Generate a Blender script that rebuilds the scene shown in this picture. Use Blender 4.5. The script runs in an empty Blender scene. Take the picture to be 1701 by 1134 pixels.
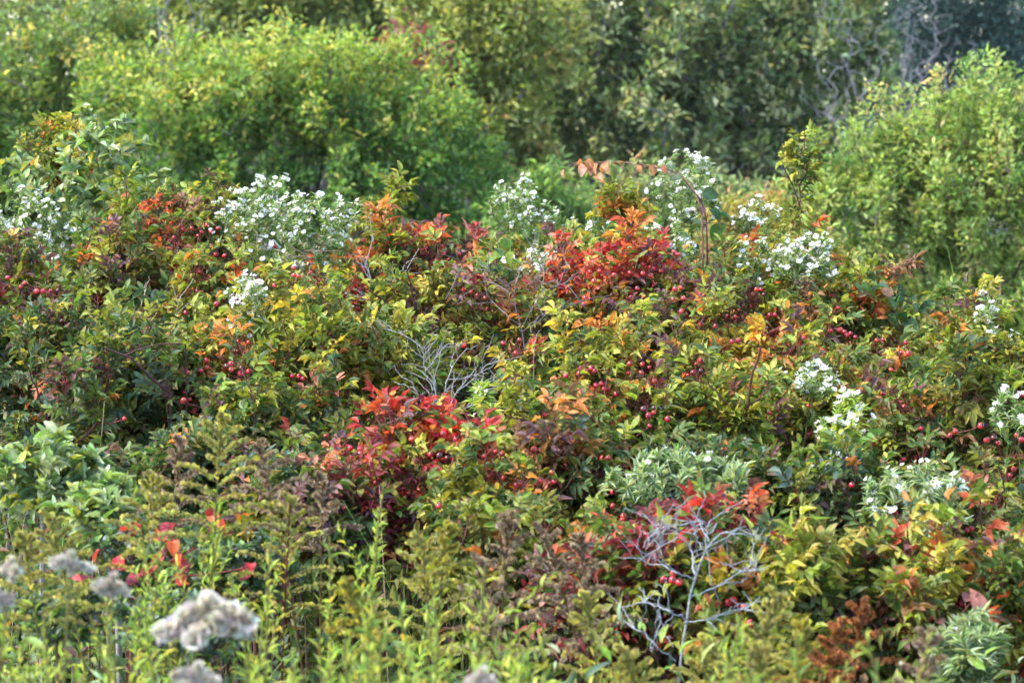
import bpy, math
import numpy as np

R = np.random.default_rng(11)
rad = math.radians
sc = bpy.context.scene
col = sc.collection

# ------------------------------------------------------------------ camera
W, H = 1701.0, 1134.0
LENS, SENS = 100.0, 36.0
K = SENS / LENS
CAM = np.array([0.0, 0.0, 1.75])
PIT = rad(-6.0)
FWD = np.array([0, math.cos(PIT), math.sin(PIT)])
UPV = np.array([0, -math.sin(PIT), math.cos(PIT)])
RGT = np.array([1.0, 0, 0])
SUN_EL, SUN_AZ = rad(54), rad(-102)          # azimuth from +Y, clockwise: high on the viewer's left
SUN = np.array([math.sin(SUN_AZ) * math.cos(SUN_EL), math.cos(SUN_AZ) * math.cos(SUN_EL), math.sin(SUN_EL)])


def P(px, py, d):
    """point of the place seen at photo pixel px,py at ground distance d"""
    r = RGT * ((px - W / 2) / W * K) + UPV * ((H / 2 - py) / W * K) + FWD
    return CAM + r * (d / r[1])


def mpp(d):
    return K * d / W


def proj(p):
    q = p - CAM
    z = q @ FWD
    return W / 2 + (q @ RGT) / z / K * W, H / 2 - (q @ UPV) / z / K * W, q[..., 1]


def nrm(v):
    return v / np.maximum(np.linalg.norm(v, axis=-1, keepdims=True), 1e-9)


# ------------------------------------------------------------------ mesh batches (all quads)
class MB:
    def __init__(s):
        s.v, s.f, s.c, s.u, s.n = [], [], [], [], 0

    def add(s, v, f, c, u):
        if len(v) == 0:
            return
        s.v.append(v); s.f.append(f + s.n); s.c.append(c); s.u.append(u); s.n += len(v)

    def inst(s, T, O, M, C):
        tv, tf, tu = T
        k, n = len(O), len(tv)
        if k == 0:
            return
        v = (O[:, None, :] + np.einsum('kij,nj->kni', M, tv)).reshape(-1, 3)
        f = (tf[None] + (np.arange(k) * n)[:, None, None]).reshape(-1, 4)
        s.add(v, f, np.repeat(C, n, 0), np.tile(tu, (k, 1)))

    def tubes(s, pts, rr, c, ns=4):
        """pts k,K,3  rr k,K  c 3 or k,3"""
        k, Kp, _ = pts.shape
        if k == 0:
            return
        t = nrm(np.gradient(pts, axis=1))
        m = np.abs(nrm(pts[:, -1] - pts[:, 0]))
        ref = np.zeros((k, 3)); ref[np.arange(k), np.argmin(m, 1)] = 1
        u = nrm(np.cross(t, ref[:, None, :])); w = np.cross(t, u)
        a = np.arange(ns) / ns * 2 * math.pi
        v = pts[:, :, None] + rr[:, :, None, None] * (np.cos(a)[None, None, :, None] * u[:, :, None] + np.sin(a)[None, None, :, None] * w[:, :, None])
        i, j = np.meshgrid(np.arange(Kp - 1), np.arange(ns), indexing='ij')
        j2 = (j + 1) % ns
        tf = np.stack([i * ns + j, i * ns + j2, (i + 1) * ns + j2, (i + 1) * ns + j], -1).reshape(-1, 4)
        f = (tf[None] + (np.arange(k) * Kp * ns)[:, None, None]).reshape(-1, 4)
        c = np.broadcast_to(np.asarray(c, float), (k, 3))
        uu = np.full((k * Kp * ns, 2), 0.5)
        s.add(v.reshape(-1, 3), f, np.repeat(c, Kp * ns, 0), uu)

    def mesh(s, name, mat, org=(0, 0, 0)):
        me = bpy.data.meshes.new(name)
        if s.n:
            v = np.concatenate(s.v) - np.asarray(org)
            f = np.concatenate(s.f).astype(np.int32); c = np.concatenate(s.c); u = np.concatenate(s.u)
            me.vertices.add(len(v)); me.vertices.foreach_set('co', v.astype(np.float32).ravel())
            me.loops.add(f.size); me.loops.foreach_set('vertex_index', f.ravel())
            me.polygons.add(len(f)); me.polygons.foreach_set('loop_start', np.arange(0, f.size, 4, dtype=np.int32))
            me.polygons.foreach_set('use_smooth', np.ones(len(f), bool))
            a = me.attributes.new('Col', 'FLOAT_COLOR', 'POINT')
            a.data.foreach_set('color', np.concatenate([c, np.ones((len(c), 1))], 1).astype(np.float32).ravel())
            b = me.attributes.new('leaf_uv', 'FLOAT2', 'POINT')
            b.data.foreach_set('vector', u.astype(np.float32).ravel())
            me.update(calc_edges=True)
        me.materials.append(mat)
        return me

    def build(s, name, mat, parent=None, org=(0, 0, 0)):
        if s.n == 0:
            return None
        o = bpy.data.objects.new(name, s.mesh(name, mat, org))
        col.objects.link(o)
        o.parent = parent
        return o


def thing(name, label, cat, loc, group=None):
    o = bpy.data.objects.new(name, None)
    o.empty_display_size = 0.05
    col.objects.link(o)
    o.location = loc
    o['label'] = label; o['category'] = cat
    if group:
        o['group'] = group
    return o


# ------------------------------------------------------------------ materials
def N(nt, t, **kw):
    n = nt.nodes.new(t)
    for k, v in kw.items():
        setattr(n, k, v)
    return n


def leaf_material(name, rough=0.45, trans=0.3, spots=0.25, rib=0.25, spec=0.4, nscale=90.0, tip=0.0):
    m = bpy.data.materials.new(name); m.use_nodes = True
    nt = m.node_tree; nt.nodes.clear(); L = nt.links
    out = N(nt, 'ShaderNodeOutputMaterial')
    at = N(nt, 'ShaderNodeAttribute', attribute_name='Col')
    uv = N(nt, 'ShaderNodeAttribute', attribute_name='leaf_uv')
    sep = N(nt, 'ShaderNodeSeparateXYZ'); L.new(uv.outputs['Vector'], sep.inputs[0])
    tc = N(nt, 'ShaderNodeTexCoord')
    noi = N(nt, 'ShaderNodeTexNoise'); noi.inputs['Scale'].default_value = nscale; noi.inputs['Detail'].default_value = 3
    L.new(tc.outputs['Object'], noi.inputs['Vector'])
    r1 = N(nt, 'ShaderNodeMapRange'); r1.inputs[1].default_value = 0.3; r1.inputs[2].default_value = 0.75
    r1.inputs[3].default_value = 1 - spots; r1.inputs[4].default_value = 1 + spots
    L.new(noi.outputs['Fac'], r1.inputs[0])
    mul = N(nt, 'ShaderNodeVectorMath', operation='SCALE')
    L.new(at.outputs['Color'], mul.inputs[0]); L.new(r1.outputs[0], mul.inputs['Scale'])
    # paler midrib: |u-.5| small
    sb = N(nt, 'ShaderNodeMath', operation='SUBTRACT'); L.new(sep.outputs[0], sb.inputs[0]); sb.inputs[1].default_value = 0.5
    ab = N(nt, 'ShaderNodeMath', operation='ABSOLUTE'); L.new(sb.outputs[0], ab.inputs[0])
    r2 = N(nt, 'ShaderNodeMapRange'); r2.inputs[1].default_value = 0.03; r2.inputs[2].default_value = 0.11
    r2.inputs[3].default_value = 1 + rib; r2.inputs[4].default_value = 1.0
    L.new(ab.outputs[0], r2.inputs[0])
    mul2 = N(nt, 'ShaderNodeVectorMath', operation='SCALE')
    L.new(mul.outputs[0], mul2.inputs[0]); L.new(r2.outputs[0], mul2.inputs['Scale'])
    fin = mul2.outputs[0]
    if tip > 0:
        n2 = N(nt, 'ShaderNodeTexNoise'); n2.inputs['Scale'].default_value = 38.0; n2.inputs['Detail'].default_value = 2
        L.new(tc.outputs['Object'], n2.inputs['Vector'])
        ad = N(nt, 'ShaderNodeMath', operation='MULTIPLY_ADD'); ad.inputs[1].default_value = 0.55
        L.new(sep.outputs[1], ad.inputs[0]); L.new(n2.outputs['Fac'], ad.inputs[2])
        r3 = N(nt, 'ShaderNodeMapRange'); r3.inputs[1].default_value = .90; r3.inputs[2].default_value = 1.08
        r3.inputs[3].default_value = 0; r3.inputs[4].default_value = tip
        L.new(ad.outputs[0], r3.inputs[0])
        mc = N(nt, 'ShaderNodeMix', data_type='RGBA')
        mc.inputs[7].default_value = (.27, .085, .03, 1)
        L.new(r3.outputs[0], mc.inputs[0]); L.new(fin, mc.inputs[6])
        n3 = N(nt, 'ShaderNodeTexVoronoi'); n3.inputs['Scale'].default_value = 260.0
        L.new(tc.outputs['Object'], n3.inputs['Vector'])
        r4 = N(nt, 'ShaderNodeMapRange'); r4.inputs[1].default_value = .16; r4.inputs[2].default_value = .24
        r4.inputs[3].default_value = .45; r4.inputs[4].default_value = 1.0
        L.new(n3.outputs['Distance'], r4.inputs[0])
        ms = N(nt, 'ShaderNodeVectorMath', operation='SCALE')
        L.new(mc.outputs[2], ms.inputs[0]); L.new(r4.outputs[0], ms.inputs['Scale'])
        fin = ms.outputs[0]
    pb = N(nt, 'ShaderNodeBsdfPrincipled')
    pb.inputs['Roughness'].default_value = rough
    pb.inputs['Specular IOR Level'].default_value = spec
    L.new(fin, pb.inputs['Base Color'])
    if trans > 0:
        tr = N(nt, 'ShaderNodeBsdfTranslucent')
        gm = N(nt, 'ShaderNodeVectorMath', operation='MULTIPLY')
        gm.inputs[1].default_value = (1.35, 1.35, 0.7)
        L.new(fin, gm.inputs[0]); L.new(gm.outputs[0], tr.inputs['Color'])
        mx = N(nt, 'ShaderNodeMixShader'); mx.inputs[0].default_value = trans
        L.new(pb.outputs[0], mx.inputs[1]); L.new(tr.outputs[0], mx.inputs[2]); L.new(mx.outputs[0], out.inputs[0])
    else:
        L.new(pb.outputs[0], out.inputs[0])
    return m


M_ROSE = leaf_material('rose_leaf', 0.55, 0.36, 0.4, 0.25, 0.3, tip=.45)
M_SILVER = leaf_material('silvery_leaf', 0.5, 0.32, 0.2, 0.3, 0.4)
M_HERB = leaf_material('herb_leaf', 0.55, 0.42, 0.2, 0.2, 0.25)
M_FAR = leaf_material('shrub_leaf', 0.55, 0.38, 0.25, 0.0, 0.4, 25.0)
M_DARKLEAF = leaf_material('evergreen_needle', 0.6, 0.1, 0.3, 0.0, 0.3, 20.0)
M_BARK = leaf_material('bark', 0.75, 0.0, 0.4, 0.0, 0.25, 140.0)
M_LICHEN = leaf_material('lichened_wood', 0.85, 0.0, 0.35, 0.0, 0.15, 220.0)
M_HIP = leaf_material('hip_skin', 0.26, 0.0, 0.22, 0.0, 0.55, 160.0)
M_PETAL = leaf_material('white_petal', 0.6, 0.25, 0.05, 0.0, 0.2)
M_FLUFF = leaf_material('seed_fluff', 0.9, 0.3, 0.25, 0.0, 0.05, 150.0)


def ground_material():
    m = bpy.data.materials.new('meadow_soil'); m.use_nodes = True
    nt = m.node_tree; L = nt.links
    pb = nt.nodes['Principled BSDF']; pb.inputs['Roughness'].default_value = 0.95
    tc = N(nt, 'ShaderNodeTexCoord')
    n1 = N(nt, 'ShaderNodeTexNoise'); n1.inputs['Scale'].default_value = 2.5; n1.inputs['Detail'].default_value = 8
    L.new(tc.outputs['Object'], n1.inputs['Vector'])
    cr = N(nt, 'ShaderNodeValToRGB')
    cr.color_ramp.elements[0].position = 0.35; cr.color_ramp.elements[0].color = (0.025, 0.02, 0.012, 1)
    cr.color_ramp.elements[1].position = 0.7; cr.color_ramp.elements[1].color = (0.06, 0.07, 0.02, 1)
    L.new(n1.outputs['Fac'], cr.inputs[0]); L.new(cr.outputs[0], pb.inputs['Base Color'])
    return m


# ------------------------------------------------------------------ leaf shapes
def leaf_t(rows=3, power=0.85, skew=0.9, fold=0.25, droop=0.18, pet=0.05, tip=.04):
    t = np.linspace(0, 1, rows + 1)
    w = np.sin(math.pi * np.clip(t, 0.0, 1) ** skew) ** power
    w[0] = 0.10; w[-1] = tip
    v, u = [], []
    for i in range(rows + 1):
        for k in (-1, 0, 1):
            v.append((k * w[i], pet + t[i] * (1 - pet), fold * abs(k) * w[i] * 0.3 - droop * t[i] ** 2))
            u.append((0.5 + 0.5 * k, t[i]))
    f = []
    for i in range(rows):
        for k in (0, 1):
            a = i * 3 + k
            f.append((a, a + 1, a + 4, a + 3))
    return np.array(v, float), np.array(f), np.array(u, float)


LEAF_R = [leaf_t(3, 0.6, 1.0, 0.5, 0.12, tip=.26), leaf_t(3, 0.52, 1.12, 0.9, 0.35, tip=.24), leaf_t(3, 0.52, 1.05, 0.2, -0.12, tip=.26), leaf_t(3, 0.55, 1.1, 1.3, 0.6, tip=.18)]
LEAF_F = [leaf_t(2, 0.8, 0.95, 0.5, 0.15), leaf_t(2, 0.8, 0.95, 0.8, 0.35)]
LEAF_N = [leaf_t(3, 0.7, 0.8, 0.4, 0.25), leaf_t(3, 0.7, 0.8, 0.4, -0.05), leaf_t(3, 0.7, 0.8, 0.4, 0.5)]
LEAF_B = [leaf_t(5, 0.6, 0.75, 0.6, 0.25), leaf_t(5, 0.6, 0.75, 1.0, 0.45)]
BIT = (np.array([(-1, 0, 0), (1, 0, 0), (0.5, 1, 0.2), (-0.5, 1, 0.2), (0, 0, -1), (0, 0, 1), (0.2, 1, 0.5), (0.2, 1, -0.5)], float),
       np.array([(0, 1, 2, 3), (4, 5, 6, 7)]), np.full((8, 2), 0.0))


def put(mb, Ts, O, A, Nn, ln, wd, C, keep=None):
    """leaves: origin, axis, normal, length, full width, colour"""
    if keep is not None:
        O, A, Nn, C = O[keep], A[keep], Nn[keep], C[keep]
        ln = ln[keep]; wd = wd[keep]
    if len(O) == 0:
        return
    A = nrm(A); X = nrm(np.cross(A, Nn)); Z = np.cross(X, A)
    M = np.stack([X * (wd / 2)[:, None], A * ln[:, None], Z * ln[:, None]], -1)
    pick = R.integers(0, len(Ts), len(O))
    for i, T in enumerate(Ts):
        q = pick == i
        mb.inst(T, O[q], M[q], C[q])


# ------------------------------------------------------------------ colours
DG = (.044, .084, .023); G = (.080, .128, .024); YG = (.19, .225, .024); LY = (.33, .31, .035); Y = (.52, .37, .03)
O_ = (.52, .17, .028); RO = (.50, .075, .022); RD = (.42, .022, .024); DR = (.17, .018, .024); PU = (.125, .060, .065)
BR = (.17, .08, .032); PK = (.46, .15, .10); TE = (.075, .13, .075); OL = (.14, .14, .026); SG = (.28, .34, .18); LG = (.17, .27, .055)
GB = (.17, .20, .19)
PAL = {
    'dark': [(DG, 5), (G, 4), (TE, 2), (PU, .8), (YG, .6)],
    'green': [(G, 4), (DG, 2), (YG, 3), (LY, 1), (TE, .7)],
    'yg': [(YG, 5), (G, 3), (LY, 3), (Y, .8), (O_, .5)],
    'yel': [(LY, 4), (YG, 4), (Y, 1.6), (O_, .8), (PK, .4), (G, 1.6)],
    'yo': [(YG, 3.5), (LY, 3), (O_, 2), (Y, 1.3), (RO, .6), (PU, .6), (G, 1.5)],
    'og': [(G, 4), (YG, 3.5), (O_, 1.1), (RO, .6), (PU, 1), (BR, 1), (LY, 1)],
    'red': [(RD, 3), (RO, 3.4), (O_, 1.5), (DR, 1.0), (PU, .7), (PK, .9)],
    'ro': [(O_, 2), (RO, 2), (RD, 1), (YG, 2), (G, 1.5), (PU, 1), (LY, 1)],
    'sage': [(SG, 5), ((.33, .40, .25), 2.5), (TE, 1), (LG, 1)],
    'dred': [(DR, 4), (PU, 3.4), (RD, 1.2), (RO, .6), (G, .8), (PK, .6)],
    'purp': [(PU, 3.2), (DR, .6), (G, 4), (OL, 2), (YG, 1)],
    'olive': [(OL, 4), (G, 2.5), (YG, 2.5), (BR, .8), (DG, 1)],
    'brown': [(BR, 4), (O_, 1), (OL, 1.5), (DR, 1), (G, 1)],
    'silver': [(SG, 4), (TE, 1), (LG, 3), (G, 1), (LY, .8)],
    'silverd': [(SG, 3), (TE, 2), (G, 3), (DG, 1), (OL, 1)],
    'teal': [(TE, 4), (GB, 1.5), (LG, 1), (G, 2)],
    'herb': [((.25, .36, .06), 3), ((.32, .39, .05), 3), ((.40, .41, .06), 2), (LG, 2), (G, .7)],
    'herby': [((.30, .38, .05), 4), ((.42, .43, .06), 3), (LG, 2), (Y, .4), (OL, .6)],
    'aster': [(LG, 4), (TE, 1), (G, 2), (SG, 4), ((.24, .32, .12), 3)],
    'rust': [((.30, .10, .03), 3), (BR, 2), (O_, 1)],
    'under': [(DG, 4), (G, 4), (TE, 2), (YG, 1.2), (PU, .8), (BR, .8)],
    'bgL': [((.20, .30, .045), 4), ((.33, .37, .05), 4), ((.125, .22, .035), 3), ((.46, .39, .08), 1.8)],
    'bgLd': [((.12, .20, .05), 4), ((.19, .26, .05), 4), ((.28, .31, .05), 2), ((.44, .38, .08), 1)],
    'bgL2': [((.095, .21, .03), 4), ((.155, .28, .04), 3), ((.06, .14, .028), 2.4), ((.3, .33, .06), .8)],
    'bgR': [((.26, .35, .07), 5), ((.36, .40, .10), 2.2), ((.15, .25, .05), 3.8), ((.44, .35, .12), .8)],
    'bgE': [((.13, .20, .07), 4), ((.21, .26, .085), 3.4), ((.36, .38, .17), 3), ((.08, .12, .05), 1.8), ((.28, .17, .08), .5)],
    'bgF': [((.27, .31, .06), 4), ((.15, .20, .04), 3), ((.40, .40, .12), 2.5), ((.36, .25, .06), .5)],
    'bgG': [((.17, .21, .04), 4), ((.11, .16, .035), 4), ((.28, .28, .06), 1.5)],
    'bgH': [((.25, .035, .045), 4), ((.30, .08, .05), 1), ((.14, .03, .035), 2), ((.16, .2, .05), 1.5)],
    'bgI': [((.022, .062, .055), 4), ((.045, .095, .08), 3), ((.08, .14, .115), 1.5)],
    'bgD': [((.18, .28, .06), 4), ((.11, .20, .045), 3), ((.28, .34, .10), 1)],
    'bgK': [((.36, .21, .09), 2), ((.36, .3, .06), 3), ((.2, .25, .05), 2)],
    'wood': [((.05, .085, .02), 4), ((.08, .11, .03), 3), ((.03, .05, .015), 3)],
}


def colours(pal, k, base=None, jit=0.16):
    p = PAL[pal] if isinstance(pal, str) else pal
    cs = np.array([c for c, _ in p]); w = np.array([x for _, x in p], float); w /= w.sum()
    idx = R.choice(len(cs), k, p=w)
    if base is not None:
        idx = np.where(R.random(k) < 0.62, base, idx)
    c = cs[idx] * np.exp(R.normal(0, jit, (k, 1))) * np.exp(R.normal(0, 0.07, (k, 3)))
    c = (c * .93 + c.mean(1, keepdims=True) * .07) * 1.05
    return np.clip(c, 0.004, 0.85), idx


# ------------------------------------------------------------------ branching
class Skel:
    KP = 6

    def __init__(s, base):
        s.pos = [np.asarray(base, float)]; s.dir = [np.array([0, 0, 1.0])]; s.par = [-1]
        s.chains = []

    def connect(s, T, up=0.5, wig=0.06, start=None, sag=0.0):
        A = np.array(s.pos)
        T = np.asarray(T, float)
        if start is None:
            dd = np.linalg.norm(A - T, axis=1) + np.maximum(0, A[:, 2] - T[2] + 0.02) * 2.0
            start = int(np.argmin(dd))
        p0 = A[start]; v = T - p0; ln = np.linalg.norm(v) + 1e-6
        d0 = nrm(0.55 * s.dir[start] + 0.7 * v / ln)
        d1 = nrm(v / ln + np.array([0, 0, up]) + R.normal(0, 0.25, 3) - np.array([0, 0, sag]))
        if wig < .035:
            d0 = nrm(.22 * s.dir[start] + v / ln); d1 = nrm(v / ln + R.normal(0, .12, 3))
        t = np.linspace(0, 1, s.KP)[:, None]
        p1 = p0 + d0 * ln * 0.36; p2 = T - d1 * ln * 0.36
        c = (1 - t) ** 3 * p0 + 3 * (1 - t) ** 2 * t * p1 + 3 * (1 - t) * t * t * p2 + t ** 3 * T
        c[1:-1] += R.normal(0, wig * ln / s.KP, (s.KP - 2, 3))
        ch = [start]
        for i in range(1, s.KP):
            s.par.append(ch[-1]); s.pos.append(c[i]); s.dir.append(nrm(c[i] - c[i - 1])); ch.append(len(s.pos) - 1)
        s.chains.append(ch)
        return ch

    def radii(s, r0, ex=0.42, rmax=1.0):
        n = len(s.pos); cnt = np.zeros(n); kids = np.zeros(n, int)
        for i in range(n - 1, 0, -1):
            if kids[i] == 0:
                cnt[i] = 1
            cnt[s.par[i]] += cnt[i]; kids[s.par[i]] += 1
        return np.minimum(r0 * np.maximum(cnt, 1) ** ex, rmax)

    def pts(s, chs=None):
        A = np.array(s.pos)
        return A[np.array(s.chains if chs is None else chs)]

    def tubes(s, mb, r0, c, ex=0.42, ns=4, rmax=1.0):
        r = s.radii(r0, ex, rmax); ch = np.array(s.chains)
        rr = r[ch].copy()
        rr[:, 0] = np.minimum(rr[:, 0], rr[:, 1] * 1.25)
        rr[:, -1] *= 0.7
        mb.tubes(np.array(s.pos)[ch], rr, c, ns)


def along(pts, m, t0, t1=1.0, jit=0.5):
    k, Kp, _ = pts.shape
    t = np.linspace(t0, t1, m)[None] + R.uniform(-jit, jit, (k, m)) * (t1 - t0) / max(m, 2)
    t = np.clip(t, 0, 0.999) * (Kp - 1)
    i = np.floor(t).astype(int); f = (t - i)[..., None]
    a = np.take_along_axis(pts, i[..., None].repeat(3, -1), 1); b = np.take_along_axis(pts, (i + 1)[..., None].repeat(3, -1), 1)
    return a * (1 - f) + b * f, nrm(b - a)


def radial(tan, m):
    """golden-angle directions about each tangent; tan k,m,3"""
    k = tan.shape[0]
    ref = nrm(R.normal(0, 1, (k, 1, 3)))
    u = nrm(np.cross(tan, ref)); w = np.cross(tan, u)
    a = (np.arange(m) * 2.4)[None] + R.uniform(0, 6.28, (k, 1)) + R.normal(0, .3, (k, m))
    return np.cos(a)[..., None] * u + np.sin(a)[..., None] * w


UP = np.array([0, 0, 1.0])
LIGHT = nrm(SUN * 0.6 + UP * 0.7)


def ball(k, shell=0.45):
    d = nrm(R.normal(0, 1, (k, 3)))
    return d * (R.random((k, 1)) ** shell)


# ------------------------------------------------------------------ rose hips: photo pixels
HIPS = """13,461 35,476 41,470 61,484 71,484 84,483 96,482d 103,533d 163,496 300,375 305,381 319,379 344,374 334,385 329,391 351,385
362,379 290,395 281,401 296,405 359,423 373,425 330,452 338,456 431,402 449,407 455,409 488,445 489,457 496,459 516,454 523,459 532,466
456,474 392,498 359,505 309,519 396,567 413,569 394,583 342,598 334,615 344,610 311,618 384,604 384,614 376,608d 401,611d 400,621 413,617
497,625 503,629 486,624 308,650 305,665 315,663 324,681 109,635 207,695 541,723 582,744 598,754 583,760 604,399 700,415 707,412 711,420
704,421 734,409 731,418 737,421 762,422 602,444 585,481 598,481 595,512 771,481 783,485 793,491 810,513 806,495 771,574 836,570 863,564
857,586 706,644 952,458 958,463 980,451 984,457 996,450 987,467 1020,457 1046,453 1053,445 1068,439 1068,454 1080,444 1086,446 1080,458
1098,450 953,489 972,495 970,506 1059,479 1048,494 1121,480 1131,478 1118,497 1135,495 1132,517 1119,418 1125,423 1046,604 1067,605
1079,610 1065,619 1044,619 940,624 962,621 965,612 973,616 983,612 988,616 990,640 1000,637 1003,646 1009,646 1024,654 906,688 1071,666
1052,674 1069,679d 1086,677d 1077,690 1086,685 1109,696 1079,707 1100,631 1087,633 1143,624 1151,619 612,697o 634,698 654,697 736,720
684,729 757,729 777,689 793,696d 787,693d 810,749 823,751 834,754 805,758 715,755 730,757d 743,761d 599,746 573,752 578,741 1001,761
1010,760 887,746 1257,481 1264,481 1250,489 1269,489d 1246,509 1208,526 1221,527 1279,523 1288,523 1284,550 1216,567 1226,565 1189,542
1164,538 1335,562 1301,581 1313,582 1379,549 1396,548 1403,551 1413,554 1407,557 1421,560 1381,491 1393,511 1457,565 1467,564 1488,567d
1505,569 1497,586 1509,587 1480,614 1466,653 1496,667 1502,676 1468,637 1164,599 1157,605 1164,616d 1343,721 1278,686 1344,674 1578,723
1587,716 1639,731 1651,727d 1658,736 1689,723 1696,730 1629,707 1530,711 1697,656 1537,752 1521,759 1502,762 1498,766 679,822 697,814
729,840 692,766 699,795d 624,802 571,842 816,790 836,794 863,802 858,806 890,803 898,798 920,800 917,784o 938,775 1018,817 1018,840 1034,864
1036,857 907,879 912,886 929,881 685,935 1102,962 1117,963 1128,967 1118,952 1219,996 1210,1001 1223,1004 1235,1007 1246,1035 1606,880
1614,877 1597,1002 1684,779 1678,789 1659,830 1488,850 1415,805 1043,772o 995,785o"""
hips = []
for w in HIPS.split():
    k = w[-1] if w[-1] in 'do' else 'r'
    a, b = w.rstrip('do').split(',')
    hips.append((float(a), float(b), k))

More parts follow.
